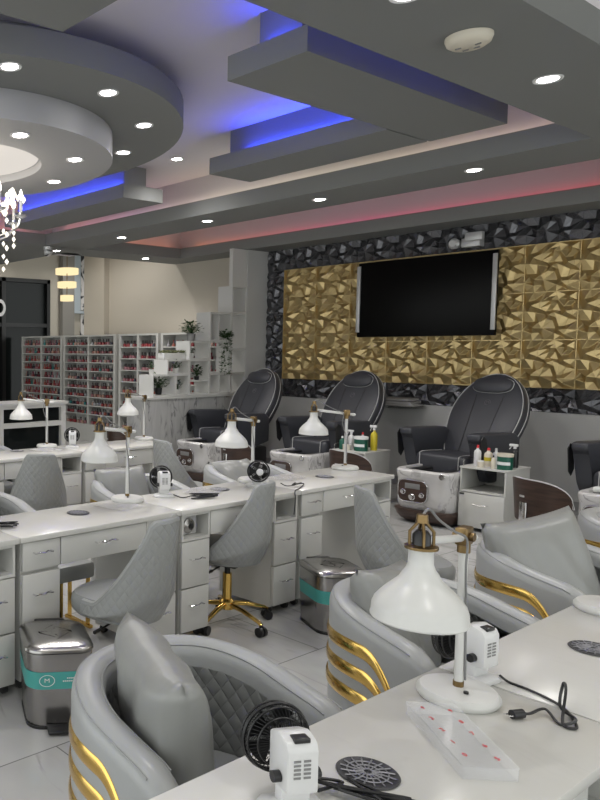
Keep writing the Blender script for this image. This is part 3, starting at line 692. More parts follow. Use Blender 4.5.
# ================================================================ SMALL DESK FANS
def make_fan(label, loc, rz):
    """blows towards local -x; white motor box behind a black cage"""
    t = thing('desk_fan', label, 'fan', loc, rz, 'small desk fans')
    b = nb(); loft(b, [[(x, y, z) for x, y in rrect(wd, dp, .02)] for wd, dp, z in ((.07, .12, 0), (.075, .125, .006), (.07, .115, .014), (.045, .07, .022))]); obj('foot', b, m_plastic, t)
    b = nb(); bx(b, -.014, .014, -.03, .03, .018, .06, .005); obj('stand', b, m_plastic, t)
    b = nb(); prism(b, [(-.035, .05), (.038, .05), (.038, .135), (.03, .15), (.0, .158), (-.035, .145)], -.032, .032, 'y')
    bmesh.ops.bevel(b, geom=b.edges[:], offset=.006, segments=2, profile=.5, affect='EDGES'); bd = obj('motor_box', b, m_plastic, t)
    b = nb(); tube(b, [(.01, .033, .075), (.01, .048, .075)], .011, 14); obj('knob', b, m_black, t)
    b = nb(); tube(b, [(.01, -.033, .075), (.01, -.048, .075)], .011, 14); obj('knob', b, m_black, t)
    b = nb(); bx(b, .012, .034, -.016, .016, .147, .156, .002); obj('switch_plate', b, m_black, bd)
    b = nb()
    for k in range(5):
        for j in range(2): bx(b, .0385, .0395, -.02+.02*j, -.006+.02*j, .082+.008*k, .086+.008*k)
    obj('vent_slots', b, m_grey, bd)
    c = V((-.07, 0, .108)); RX = Matrix.Rotation(-pi/2, 3, 'Y'); rr = .068
    b = nb()
    for r_, x_ in ((rr, 0), (rr*.97, -.014), (rr*.97, .014), (rr*.72, -.026), (rr*.4, -.030), (rr*.72, .024)): tube(b, [c+V((x_, r_*cos(a), r_*sin(a))) for a in [2*pi*k/36 for k in range(36)]], .0022 if r_ < rr else .004, 5, True)
    for k in range(48):
        a = 2*pi*k/48
        for sg in (-1, 1): tube(b, [c+V((sg*.034, .018*cos(a), .018*sin(a))), c+V((sg*.028, .042*cos(a+.2), .042*sin(a+.2))), c+V((sg*.014, .065*cos(a+.35), .065*sin(a+.35))), c+V((0, rr*cos(a+.4), rr*sin(a+.4)))], .0008, 3)
    lathe(b, [(0, .038), (.018, .034), (.018, .028), (0, .028)], c, 18, RX); obj('cage', b, m_black, t)
    b = nb(); lathe(b, [(0, .018), (.014, .015), (.016, -.03), (0, -.03)], c, 16, RX)
    obj('hub', b, m_black, t)
    b = nb(); lathe(b, [(0, .046), (.018, .044), (.022, .0385), (0, .0385)], c, 20, RX); obj('hub_cap', b, m_plastic, t)
    for k in range(5):
        q = 2*pi*k/5; bl = nb()
        grid(bl, lambda u, v: c+V((.012*(v-.5)*2*(.6), (.014+.045*u)*cos(q+(v-.5)*(.5+.55*u)), (.014+.045*u)*sin(q+(v-.5)*(.5+.55*u)))), 6, 4)
        bmesh.ops.solidify(bl, geom=bl.faces[:], thickness=.0012); obj('blade', bl, m_black, t)
    return t
F0 = make_fan('white and black desk fan seen from behind, nearest in the foreground', (-.852, 1.205, TOP), R(-25))
dup(F0, (-.925, 2.09, TOP), R(-8), 'white desk fan in the foreground behind the lamp foot')
dup(F0, (-3.20, 3.20, TOP), R(-30), 'white desk fan next to the left middle-row lamp')
dup(F0, (-3.12, 3.95, TOP), R(140), 'white desk fan facing front on the middle row')
dup(F0, (-5.28, 4.13, TOP), R(-35), 'tiny white and black fan on the far desk')
dup(F0, (-3.18, 1.95, TOP), R(-20), 'black fan cage cut by the left edge on the middle row')

def cord(label, pts, r=.0035, plug=None, m=m_black, name='power_cord'):
    t = thing(name, label, 'cord', pts[0], 0)
    o = V(pts[0]); b = nb(); tube(b, smooth_path([V(p)-o for p in pts], 6), r, 6); obj('wire', b, m, t)
    if plug:
        p, d = V(plug[0])-o, V(plug[1]).normalized(); b = nb(); cyl(b, p, p+d*.03, .011, 10); obj('plug', b, m, t)
        s = d.cross(V((0, 0, 1)))*.006
        for k in (-1, 1):
            b = nb(); cyl(b, p+d*.031+s*k, p+d*.046+s*k, .002, 5); obj('prong', b, m_chrome, t)
    return t
ZC = TOP+.0045
def bundle(cx, cy, ang, L, n=7, seed=1):
    rnd = random.Random(seed); pts = []
    for k in range(n):
        for s in (-1, 1):
            pts.append((cx+s*L/2*cos(ang)+rnd.uniform(-.03, .03), cy+s*L/2*sin(ang)+rnd.uniform(-.03, .03), ZC+.003+rnd.uniform(0, .022)))
    return pts
cord('black cord running from the foreground fan to its plug', [(-.885, 2.13, TOP+.02), (-.87, 2.145, ZC), (-.817, 2.138, ZC), (-.753, 2.115, ZC), (-.713, 2.082, ZC), (-.671, 2.015, ZC), (-.685, 1.995, ZC), (-.705, 2.03, ZC), (-.722, 2.09, ZC+.05), (-.735, 2.11, ZC+.055), (-.725, 2.07, ZC+.012), (-.68, 2.035, ZC+.008), (-.70, 2.0, ZC), (-.744, 2.036, ZC+.008), (-.755, 1.983, .7715), (-.765, 1.968, .7715)], .0035, ((-.765, 1.968, .7715), (-.45, -1, 0)))
cord('bundled black cord beside the round vent in the foreground', [(-.84, 1.27, TOP+.02), (-.845, 1.36, ZC)]+bundle(-.79, 1.35, .3, .13, 5, 4)+[(-.74, 1.40, ZC), (-.70, 1.38, ZC)])
cord('black cord bundle on the middle row beside the left fan', [(-3.14, 3.22, TOP+.02), (-3.10, 3.26, ZC)]+bundle(-3.03, 3.36, 1.3, .14, 6, 5)) 
cord('black cord hanging over the front of the middle row desk', [(-3.03, 4.08, TOP+.02), (-3.0, 4.10, ZC)]+bundle(-2.96, 4.14, 1.6, .10, 4, 6)+[(-2.9, 4.1, ZC), (-2.862, 4.0, ZC), (-2.845, 3.98, .72), (-2.845, 3.975, .66), (-2.845, 3.97, .62)])
cord('black cord bundle at the left edge of the middle row', bundle(-3.06, 1.98, 1.0, .12, 6, 7))

# round perforated vents let into the tops
m_vent = mat('dark vent dish', (.05, .05, .055), .5); m_grille = mat('grey grille', (.28, .28, .30), .4, .5)
def vent(label, x, y):
    t = thing('round_vent', label, 'vent', (x, y, TOP+.0005), 0, 'round table vents')
    b = nb(); lathe(b, [(0, .0005), (.055, .0005), (.062, .002), (.06, .004), (.054, .004), (.05, .002), (0, .002)], n=36); obj('dish', b, m_vent, t)
    b = nb()
    for r_ in (.012, .026, .04): tube(b, [(r_*cos(a), r_*sin(a), .0045) for a in [2*pi*k/28 for k in range(28)]], .0016, 4, True)
    for k in range(16):
        a = 2*pi*k/16; tube(b, [(.008*cos(a), .008*sin(a), .0045), (.03*cos(a+.1), .03*sin(a+.1), .0045), (.053*cos(a), .053*sin(a), .0045)], .0018, 4)
    obj('grille', b, m_grille, t); return t
V0 = vent('round filigree vent beside the nearest fan in the foreground', -.838, 1.438)
for lab, x, y in (('round vent on the desk at the right edge', -.835, 2.60), ('round vent on the middle desk left of the lamp', -3.13, 2.49), ('round vent on the middle desk right of the cord bundle', -3.17, 3.66), ('round vent beside the lamp at the right end of the middle row', -3.08, 4.63), ('round vent on the far desk', -5.38, 3.6)):
    dup(V0, (x, y, TOP+.0005), 0, lab)

# numbered clear tray
ang = atan2(1.79-1.62, -.93+.74)
t = thing('clear_tray', 'clear plastic nail tip box printed with red numbers 0 to 9', 'box', (-.79, 1.71, TOP+.001), R(-40))
b = nb(); 
for x0, x1, y0, y1 in ((-.14, .14, -.055, -.0525), (-.14, .14, .0525, .055), (-.14, -.1375, -.0525, .0525), (.1375, .14, -.0525, .0525)): bx(b, x0, x1, y0, y1, 0, .028)
bx(b, -.1375, .1375, -.0525, .0525, 0, .002); obj('box', b, m_acr, t, False)
b = nb(); bx(b, -.142, .142, -.057, .057, .0285, .031, .001); lid = obj('lid', b, m_acr, t, False)
for k, chs in enumerate(('49', '38', '27', '16', '05')):
    for j, ch in enumerate(chs):
        o = obj('number_%s' % 'zero one two three four five six seven eight nine'.split()[int(ch)], text_mesh(ch, .018), m_red, lid); o.location = (-.108+.052*k+j*.01, -.032+.06*j, .0315); o.rotation_euler = (0, 0, R(90+15))
# papers and clear bags
def film(label, x, y, w_, d_, rz, m=m_film, name='clear_bag', cat='bag', h=.006):
    b = nb(); grid(b, lambda u, v: V(((u-.5)*w_, (v-.5)*d_, h+.5*h*sin(9*u+3*v)*sin(7*v+2*u))), 16, 12); bmesh.ops.solidify(b, geom=b.faces[:], thickness=.001)
    o = obj(name, b, m); o.location = (x, y, TOP+.002); o.rotation_euler = (0, 0, rz); return tag(o, label, cat)
film('crumpled clear film lying left of the middle-row lamp foot', -3.13, 2.78, .22, .2, .2)
film('clear plastic film beside the cord bundle in the middle row', -3.16, 3.5, .2, .24, .5)
film('clear plastic film beside the front-facing fan', -3.2, 4.35, .2, .26, .2)
film('white sheet on the far desk beside the lamp', -5.3, 3.85, .2, .22, .1, m_paper, 'paper_sheet', 'paper', .002)

# ================================================================ ARMCHAIRS
AR = .302
def apath(s):
    """plan curve of the barrel: s 0..1 from the left arm tip round the back to the right arm tip; returns point and outward normal"""
    La = .255; Lc = pi*AR; T = 2*La+Lc; d = s*T
    if d < La: return V((La-d, AR, 0)), V((0, 1, 0))
    if d > La+Lc: return V((d-La-Lc, -AR, 0)), V((0, -1, 0))
    a = pi/2+(d-La)/AR; return V((AR*cos(a), AR*sin(a), 0)), V((cos(a), sin(a), 0))
def atop(s):
    k = abs(2*s-1); e = max(0, (k-.25)/.75); e = e*e*(3-2*e); return .758-.07*e
def make_armchair(label, loc, rz, group='grey barrel armchairs'):
    t = thing('barrel_armchair', label, 'armchair', loc, rz, group)
    def sect(s, k):
        p, n = apath(s); zt = atop(s); th = .048
        e = min(s, 1-s)/.085; f = sqrt(max(0, 1-(1-min(1, e))**2)) if e < 1 else 1
        th *= .45+.55*f; zt -= .085*(1-f)
        if k < .3: q = k/.3; z = .07+(zt-.05-.07)*q; o = th*(1-.12*(1-q)**2)
        elif k < .7: a = pi*(k-.3)/.4; z = zt-.05+.05*sin(a); o = th*cos(a)
        else: q = (k-.7)/.3; z = zt-.05-(zt-.05-.30)*q; o = -th
        tip = .03*(1-f)
        r = p+n*o; r.z = z
        if s < .5: r.x -= 0 if e >= 1 else tip*.2
        return r
    NS, NK = 72, 30
    b = nb(); P = grid(b, sect, NS, NK)
    for s in (0, NS): b.faces.new(P[s] if s else P[s][::-1])
    body = obj('shell', b, m_leather_l, t, True, 60)
    # quilted lining a hair inside the inner face
    b = nb()
    def lin(u, v):
        s = .055+.89*u; p, n = apath(s); r = p-n*.0505; r.z = .36+(atop(s)-.075-.085*(1-sqrt(max(0, 1-(1-min(1, min(s, 1-s)/.085))**2)))-.36)*v; return r
    A = grid(b, lin, 72, 8); bmesh.ops.solidify(b, geom=b.faces[:], thickness=-.004); obj('quilted_lining', b, m_quilt, t)
    # two piping lines along the rim
    for off in (-.036, .036):
        b = nb(); pts = []
        for i in range(61):
            s = .05+.90*i/60; p, n = apath(s); q = p+n*off; q.z = atop(s)-.085*(1-sqrt(max(0, 1-(1-min(1, min(s, 1-s)/.085))**2)))-.05+.05*sqrt(max(0, 1-(off/.048)**2))+.0015; pts.append(q)
        tube(b, pts, .0026, 5); obj('piping', b, m_pipe, t)
    # flat bottom and plinth
    b = nb(); pts = [(x, y) for x, y in [(.30, .27)]+[(AR*.9*cos(a), AR*.9*sin(a)) for a in [pi/2+pi*k/14 for k in range(15)]]+[(.30, -.27)]]
    prism(b, pts, .075, .34); obj('seat_base', b, m_leather_l, t)
    b = nb(); pts2 = [(p[0]*.9, p[1]*.85) for p in pts]; prism(b, pts2, 0.0, .074); obj('plinth', b, m_black, t)
    # cushion
    b = nb(); o_ = [(x, y) for x, y in [(.315, .235)]+[(.25*cos(a), .25*sin(a)) for a in [pi/2+pi*k/16 for k in range(17)]]+[(.315, -.235)]]
    loft(b, [[(x*k, y*k, z) for x, y in o_] for k, z in ((.97, .341), (1, .355), (1, .415), (.985, .43), (.94, .44))]); obj('seat_cushion', b, m_leather, t)
    # three gold bands on each side
    for side in (1, -1):
        for k in range(3):
            b = nb(); N = 40
            def band(u, v, side=side, k=k):
                s = .485-.44*u
                z = .64-.085*k-.06*u-.02*sin(u*2*pi)-.20*max(0, (u-.72)/.28)**2*(1-.15*k)
                wd = .0235*(.3+.7*min(1, u*2.5)); p, n = apath(s if side > 0 else 1-s)
                zz = z+wd*(2*v-1); q = p+n*(.0495+.005*(1-(2*v-1)**4)); q.z = zz; return q
            def bandi(u, v, side=side, k=k):
                q = band(u, v); p, n = apath((.485-.44*u) if side > 0 else 1-(.485-.44*u)); r = p+n*.0455; r.z = q.z; return r
            shell(b, band, bandi, N, 6); obj('gold_band', b, m_gold, t)
    return t
A0 = make_armchair('grey barrel armchair nearest at lower left with gold bands and pillow', (-1.35, 1.50, 0), R(-4))
chairs = [((-1.335, 2.69, 0), R(-12), 'grey barrel armchair behind the foreground lamp'), ((-1.33, 3.82, 0), R(-8), 'grey barrel armchair with a large pillow right of the lamp'), ((-1.33, 4.96, 0), R(-14), 'grey barrel armchair cut by the right edge of the photo'),
          ((-3.76, 2.22, 0), R(-8), 'grey armchair behind the middle row at the left edge'), ((-3.70, 3.50, 0), R(-8), 'grey armchair behind the middle-row lamp and fan'), ((-3.70, 4.62, 0), R(-8), 'pale armchair with film behind the front-facing fan'),
          ((-5.86, 4.62-.08, 0), R(0), 'dim armchair behind the far row at right') if 0 else ((-5.87, 3.5, 0), R(-5), 'pale armchair behind the far row beside the display counter')]
for loc, rz, lab in chairs: dup(A0, loc, rz, lab)
def pillow(label, loc, e, w_=.42, h_=.42, m=m_pillow):
    b = cushion(w_, h_, .17, 18, .07); o = obj('throw_pillow', b, m, None, True, 80); o.location = loc; o.rotation_euler = e; o['group'] = 'armchair pillows'; return tag(o, label, 'pillow', 'armchair pillows')
def pil(label, cx, cy, az, lean, z=.655, roll=0, s=.42):
    """standing pillow: az = direction its face looks, lean = backwards tilt"""
    e = (Matrix.Rotation(az, 3, 'Z') @ Matrix.Rotation(pi/2-lean, 3, 'Y') @ Matrix.Rotation(pi/2+roll, 3, 'Z')).to_euler()
    return pillow(label, (cx, cy, z), e, s, s)
pil('shiny grey pillow standing in the nearest armchair', -1.37, 1.38, R(65), R(10), .665, R(4), .43)
pil('grey pillow in the armchair behind the foreground lamp', -1.45, 2.64, R(10), R(20), .645, R(-6), .42)
pil('large smooth grey pillow in the armchair right of the lamp', -1.42, 3.80, R(-20), R(18), .645, R(6), .52)
pil('silver grey pillow in the armchair at the left edge', -3.88, 2.20, R(-5), R(18), .65)
pil('silver grey pillow behind the middle-row lamp', -3.84, 3.46, R(-5), R(20), .63)
pil('pale pillow wrapped in film behind the front-facing fan', -3.82, 4.62, R(-5), R(35), .60)
pil('pale pillow in the far armchair beside the display counter', -6.0, 3.5, R(-5), R(20), .655)
# ================================================================ SWIVEL CHAIRS
def make_swivel(label, loc, rz):
    """faces local +x"""
    t = thing('swivel_chair', label, 'chair', loc, rz, 'grey swivel chairs')
    def top(a):   # a: angle from straight back, in units of pi
        k = abs(a)/(R(112)); e = max(0, min(1, (k-.26)/.58)); e = (1-(1-e)**1.35)*min(1, e/.12+.15) if e > 0 else 0; return .87-.38*e-.02*k
    def pt(u, v, off):
        a = (u*2-1)*R(112); th = pi+a; zt = top(a); zb = .405
        z = zb+(zt-zb)*v; h = (z-.405)/.47
        r = .197+off+.012*sin(min(1, v*3)*pi/2)-.03*(1-min(1, v*4))
        x = r*1.05*cos(th)-.035*h*max(0, cos(a)); y = r*sin(th)*(1-.10*h)
        fl = .03*max(0, abs(a)/R(112)-.6)
        return V((x+fl, y, z))
    b = nb(); shell(b, lambda u, v: pt(u, v, .018), lambda u, v: pt(u, v, -.018), 48, 22)
    sh = obj('shell', b, m_quilt_s, t, True, 50)
    b = nb(); pts = [pt(i/48, 1, 0) for i in range(49)]; tube(b, pts, .0185, 8); obj('rim_welt', b, m_leather, t)
    b = nb(); pts = [pt(i/48, 0, 0) for i in range(49)]; tube(b, pts, .0175, 8); obj('lower_welt', b, m_leather, t)
    b = nb()
    o_ = []
    for k in range(40):
        a = 2*pi*k/40; c, s = cos(a), sin(a); o_.append((.205*math.copysign(abs(c)**.7, c)+.035, .19*math.copysign(abs(s)**.7, s)))
    loft(b, [[(x*k, y*k, z) for x, y in o_] for k, z in ((.8, .385), (.9, .39), (.985, .41), (1.0, .44), (.985, .468), (.93, .485), (.6, .492), (.01, .493))])
    obj('seat', b, m_leather, t)
    b = nb(); bx(b, -.09, .09, -.09, .09, .362, .384, .004); obj('seat_plate', b, m_black, t)
    b = nb(); tube(b, [(0, .04, .372), (0, .2, .362)], .005, 6); tube(b, [(0, .2, .362), (0, .24, .362)], .009, 8); obj('lever', b, m_black, t)
    b = nb(); cyl(b, (0, 0, .30), (0, 0, .362), .017, 14); obj('piston', b, m_black, t)
    b = nb(); cyl(b, (0, 0, .13), (0, 0, .305), .027, 20); obj('post', b, m_gold, t)
    b = nb(); lathe(b, [(0, .09), (.045, .09), (.045, .135), (.03, .15), (0, .15)], n=20); obj('hub', b, m_gold, t)
    for k in range(5):
        a = 2*pi*k/5+.3; d = V((cos(a), sin(a), 0))
        b = nb(); tube(b, [d*.03+V((0, 0, .118)), d*.13+V((0, 0, .108)), d*.25+V((0, 0, .078)), d*.268+V((0, 0, .066))], [.02, .017, .013, .012], 10, False, .8); l = obj('base_arm', b, m_gold, t)
        q = d*.268; s = d.cross(V((0, 0, 1)))
        for sg in (-1, 1):
            b = nb(); tube(b, [q+s*.006*sg+V((0, 0, .0285)), q+s*.024*sg+V((0, 0, .0285))], .0275, 16); obj('caster', b, m_black, l)
        b = nb(); lathe(b, [(0, .052), (.012, .052), (.012, .062), (0, .062)], tuple(q), 10); obj('caster_stem', b, m_black, l)
    return t
SW0 = make_swivel('grey swivel chair turned left at the middle desk beside the steel bin', (-2.62, 2.36, 0), R(196))
dup(SW0, (-2.96, 3.50, 0), R(195), 'grey swivel chair with gold star base, in the middle row, seen from behind')
SWC = dup(SW0, (-2.19, 4.05, 0), R(50), 'grey swivel chair with paper on its seat, turned away from the right desk')
dup(SW0, (-4.62, 3.28, 0), R(150), 'square-backed grey swivel chair in front of the far row, back to us')
dup(SW0, (-4.50, 4.72, 0), R(80), 'tufted pale grey swivel chair between the middle and far rows')
b = nb(); bx(b, -.09, .09, -.065, .065, 0, .002); o = obj('paper_sheet', b, m_paper); o.location = (-2.15, 4.05, .496); o.rotation_euler = (0, 0, .5); tag(o, 'folded white paper lying on a swivel chair seat', 'paper')

# client-side gold legged stool seen under the middle desk
t = thing('gold_leg_stool', 'small grey seat on flat gold legs seen through the knee space of the middle desk', 'stool', (-3.46, 2.66, 0))
b = nb(); bx(b, -.12, .12, -.13, .13, .30, .40, .02); obj('seat', b, m_leather, t)
for s in (-1, 1):
    b = nb()
    for x in (-.10, .075): bx(b, x, x+.025, s*.10-.006, s*.10+.006, .018, .299)
    bx(b, -.12, .12, s*.10-.012, s*.10+.012, 0, .017); obj('leg_frame', b, m_gold, t)

# small units standing in the open cubbies
for lab, y in (('grey dust collector with round dial in the second middle desk cubby', 3.127), ('small grey dust collector in the right cubby of the first middle desk', 2.86)):
    t = thing('dust_collector', lab, 'appliance', (-3.03, y, .5925))
    b = nb(); bx(b, -.1, .1, -.075, .075, 0, .11, .015); obj('housing', b, m_silver, t)
    b = nb(); lathe(b, [(0, .02), (.022, .02), (.03, .01), (.042, .006), (.045, 0)], (.1005, 0, .055), 24, Matrix.Rotation(pi/2, 3, 'Y')); obj('dial', b, m_steel, t)
    b = nb(); lathe(b, [(0, .026), (.014, .026), (.015, .0205)], (.1005, 0, .055), 16, Matrix.Rotation(pi/2, 3, 'Y')); obj('knob', b, m_black, t)

# ================================================================ PEDAL BINS
def make_bin(label, loc, rz):
    t = thing('pedal_bin', label, 'bin', loc, rz, 'steel pedal bins'); t.scale = (1.2, 1.2, .9)
    W, D = .25, .28
    b = nb(); loft(b, [[(x, y, z) for x, y in rrect(W*k, D*k, .06)] for k, z in ((.9, 0), (.93, .012), (1, .36), (1.0, .372))]); body = obj('body', b, m_steel, t)
    b = nb(); loft(b, [[(x, y, z) for x, y in rrect(W*k, D*k, .06)] for k, z in ((.925, .0), (.95, .0), (.95, .012), (.93, .012))]); obj('base_ring', b, m_black, t)
    b = nb(); loft(b, [[(x, y, z) for x, y in rrect(W*k, D*k, .06)] for k, z in ((1.01, .375), (1.03, .378), (1.03, .388), (1.0, .398), (.9, .408), (.5, .412), (.05, .413))]); obj('lid', b, m_steel, t)
    b = nb(); loft(b, [[(x, y, z) for x, y in rrect(W*k, D*k, .06)] for k, z in ((1.012, .3722), (1.012, .3748))]); obj('lid_seal', b, m_black, t)
    b = nb(); bx(b, -.06, .06, D/2-.01, D/2+.022, .36, .405, .006); obj('hinge_cover', b, m_black, t)
    b = nb(); bx(b, -.05, .05, -D/2-.05, -D/2-.002+.012, .008, .028, .006); obj('pedal', b, m_black, t)
    ri = []
    for z in (.2, .285):
        k = .93+.07*(z-.012)/.348; ri.append((k, z))
    b = nb(); loft(b, [[(x, y, z) for x, y in rrect(W*k+.002, D*k+.002, .06)] for k, z in ri], cap=False); st = obj('sticker_band', b, m_teal, t)
    # printed emblem and lines on the front face (local -y)
    y = -D/2*.97-.0035+.0035*0-.001
    b = nb(); lathe(b, [(.026, -.0003), (.0285, -.0003), (.0285, .0003), (.026, .0003), (.026, -.0003)], (-.05, y-.0012, .245), 28, Matrix.Rotation(pi/2, 3, 'X')); obj('emblem_ring', b, m_paper, st)
    o = obj('emblem_letter', text_mesh('M', .028), m_paper, st); o.location = (-.05, y-.0012, .246); o.rotation_euler = (pi/2, 0, 0)
    for k, tx in enumerate(('COLLECTION', 'STAINLESS STEEL')):
        pass
    for k, (w_, h_) in enumerate(((.045, .006), (.075, .006))):
        b = nb()
        for q in range(int(w_/.0075)): bx(b, .045-w_/2+q*.0075, .045-w_/2+q*.0075+.0048, y-.0014, y-.0006, .252-.014*k, .252-.014*k+h_)
        obj('printed_line', b, m_paper, st)
    return t
B0 = make_bin('brushed steel pedal bin with a teal sticker band, at lower left', (-2.645, 1.975, 0), R(62))
dup(B0, (-2.48, 3.93-.02, 0), R(52), 'steel pedal bin with a teal band behind the gold-banded armchair') if 0 else dup(B0, (-2.58, 3.98, 0), R(60), 'steel pedal bin with a teal band behind the gold-banded armchair')

# ================================================================ PEDICURE SPA CHAIRS
def make_spa(label, loc, rz=0):
    """front of the tub faces local -y"""
    t = thing('pedicure_chair', label, 'pedicure chair', loc, rz, 'charcoal pedicure spa chairs')
    # tub body
    def ringp(k, z, yf, yb, W=.52):
        pts = rrect(W*k, (yb-yf), .11, 7, 0, (yb+yf)/2); return [(x, y, z) for x, y in pts]
    b = nb(); loft(b, [ringp(.80, .05, .10, .62), ringp(.9, .09, .04, .64), ringp(.98, .18, .0, .65), ringp(1.0, .30, -.01, .66), ringp(1.0, .42, .0, .66), ringp(1.03, .46, -.015, .67), ringp(1.03, .495, -.015, .67), ringp(1.0, .51, .0, .66), ringp(.84, .51, .05, .60), ringp(.80, .42, .07, .58), ringp(.5, .30, .14, .5)])
    tub = obj('foot_tub', b, m_tub, t)
    b = nb(); loft(b, [ringp(.93, .03, .03, .70), ringp(1.0, .07, -.005, .70), ringp(1.035, .12, -.03, .70), ringp(1.035, .135, -.03, .70), ringp(.9, .14, .05, .66)]); obj('brown_skirt', b, m_brown, t)
    b = nb(); loft(b, [ringp(.8, .0, .06, 1.25), ringp(.9, .03, .04, 1.27), ringp(.9, .048, .04, 1.27)]); obj('plinth', b, m_black, t)
    b = nb(); prism(b, [(x*1.0, z) for x, z in rrect(.27, .20, .06, 6, -.06, .315)], -.028, -.008, 'y'); pn = obj('control_panel', b, m_brown, t)
    b = nb(); tube(b, [(x, -.027, z) for x, z in rrect(.275, .205, .06, 6, -.06, .315)], .005, 6, True); obj('panel_trim', b, m_chrome, pn)
    b = nb(); bx(b, -.13, .01, -.032, -.0285, .335, .385, .001); obj('display', b, m_grey, pn)
    for x, z, r_ in ((-.145, .30, .026), (.03, .285, .024), (-.06, .258, .032)):
        b = nb(); lathe(b, [(0, .03), (r_*.6, .03), (r_*.75, .012), (r_, .008), (r_, 0), (0, 0)], (x, -.0285, z), 20, Matrix.Rotation(pi/2, 3, 'X')); obj('dial', b, m_chrome, pn)
    b = nb(); lathe(b, [(0, .006), (.022, .006), (.028, 0)], (.20, -.017, .478), 18, Matrix.Rotation(pi/2, 3, 'X')); obj('jet', b, m_steel, t)
    for s in (-1, 1):
        b = nb(); bx(b, s*.15-.05, s*.15+.05, .14, .42, .47, .50, .012); obj('foot_rest', b, m_black, t)
    b = nb(); bx(b, -.22, .22, .672, 1.2, .05, .40, .03); obj('chair_base', b, m_black, t)
    # seat
    b = nb(); bx(b, -.265, .265, .42, 1.04, .42, .63, .05, 4); 
    for v in b.verts:
        if v.co.z > .52: v.co.z -= .02*(v.co.y-.42)
    st = obj('seat', b, m_spa, t)
    for s in (-1, 1):
        b = nb(); tube(b, smooth_path([(s*.2, .412, .43), (s*.2, .413, .59), (s*.205, .455, .634), (s*.21, .76, .628)], 5), .004, 5); obj('piping', b, m_spa_pipe, st)
    # arm rests
    for s in (-1, 1):
        b = nb(); prism(b, [(.48, .50), (.44, .76), (.38, .80), (.38, .855), (.44, .865), (.94, .85), (1.01, .80), (1.01, .50), (.68, .40), (.54, .40)], s*.285-(.0 if s > 0 else .125), s*.285+(.125 if s > 0 else 0), 'x')
        bmesh.ops.bevel(b, geom=b.edges[:], offset=.018, segments=3, profile=.5, affect='EDGES'); a_ = obj('armrest', b, m_spa, t)
        b = nb(); prism(b, [(.40, .60), (.376, .80), (.41, .845), (.46, .82), (.48, .62), (.44, .56)], s*.42-(.006 if s < 0 else -.012), s*.42+(.006 if s > 0 else -.012)+0, 'x'); 
        obj('side_tray', b, m_black, a_)
    # back: rounded tall pad leaning towards the wall
    A0_, B0_ = V((0, .86, .50)), V((0, 1.35, 1.39)); L = (B0_-A0_).length; up = (B0_-A0_).normalized(); nrm = V((0, -up.z, up.y)); nrm.normalize()
    def half(h):   # half width at relative height
        if h < .08: return .235+.4*h
        if h < .55: return .267+.095*sin((h-.08)/.47*pi/2)
        q = (h-.55)/.45; return .362*sqrt(max(0, 1-(q**2.3)*1.0))*(1-.10*q)
    def outline(k, off, n=44):
        o_ = []
        for i in range(n):
            h = i/(n-1); h = .5-.5*cos(pi*h); o_.append((half(h)*k, h))
        pts = [(x, h) for x, h in o_]+[(-x, h) for x, h in o_[::-1]]
        return [A0_+up*((.5+(h-.5)*(1 if k >= 1 else (k+.0)))*L)+V((x, 0, 0))+nrm*off for x, h in pts]
    b = nb(); loft(b, [outline(.90, -.115), outline(.97, -.105), outline(1.0, -.06), outline(1.0, .01), outline(.975, .035), outline(.90, .048), outline(.3, .052)]); bk = obj('backrest', b, m_spa, t, True, 50)
    for k_, off in ((.975, .037), (1.004, -.045)):
        b = nb(); pts = outline(k_, off); tube(b, pts[4:-4], .004, 5); obj('piping', b, m_spa_pipe, bk)
    for s in (-1, 1):
        b = nb(); tube(b, [A0_+up*(h*L)+V((s*(.10+.05*h), 0, 0))+nrm*.0525 for h in (.08, .3, .55, .74)], .003, 5); obj('seam', b, m_black, bk)
    hp = A0_+up*(L*.845)
    def pad(k, off): return [hp+V((.20*k*math.copysign(abs(cos(a))**.7, cos(a)), 0, 0))+up*(.085*k*math.copysign(abs(sin(a))**.75, sin(a)))+nrm*off for a in [2*pi*i/36 for i in range(36)]]
    b = nb(); loft(b, [pad(.98, .05), pad(1.0, .065), pad(.95, .085), pad(.7, .1), pad(.05, .104)]); hd = obj('head_pillow', b, m_spa, t)
    b = nb(); tube(b, pad(1.0, .062), .004, 5, True); obj('piping', b, m_spa_pipe, hd)
    RT = Matrix.Rotation(R(-8), 3, 'Z'); pc = V((0, .78, 0))
    for ch in t.children:
        if ch.name.split('.')[0] in ('seat', 'armrest', 'backrest', 'head_pillow'): ch.rotation_euler = (0, 0, R(-8)); ch.location = pc-RT @ pc
    em = A0_+up*(L*.66)+nrm*.0535
    b = nb(); tube(b, [em+V((.028*cos(a), 0, 0))+up*(.028*sin(a)) for a in [2*pi*i/24 for i in range(24)]], .0014, 4, True); tube(b, [em+V((x, 0, 0))+up*z for x, z in ((-.014, -.012), (-.01, .014), (0, 0), (.01, .014), (.014, -.012))], .0013, 4); obj('stitched_emblem', b, m_grey, bk)
    return t
P0 = make_spa('charcoal pedicure spa chair in the middle right, showing its full marble tub', (-3.65, 6.99, 0))
dup(P0, (-5.12, 6.99, 0), R(0), 'charcoal pedicure spa chair to the left of the television')
dup(P0, (-6.42, 6.86, 0), R(0), 'charcoal pedicure spa chair leftmost, beside the marble half wall')
dup(P0, (-2.16, 6.99, 0), R(0), 'charcoal pedicure spa chair cut by the right edge of the photo')

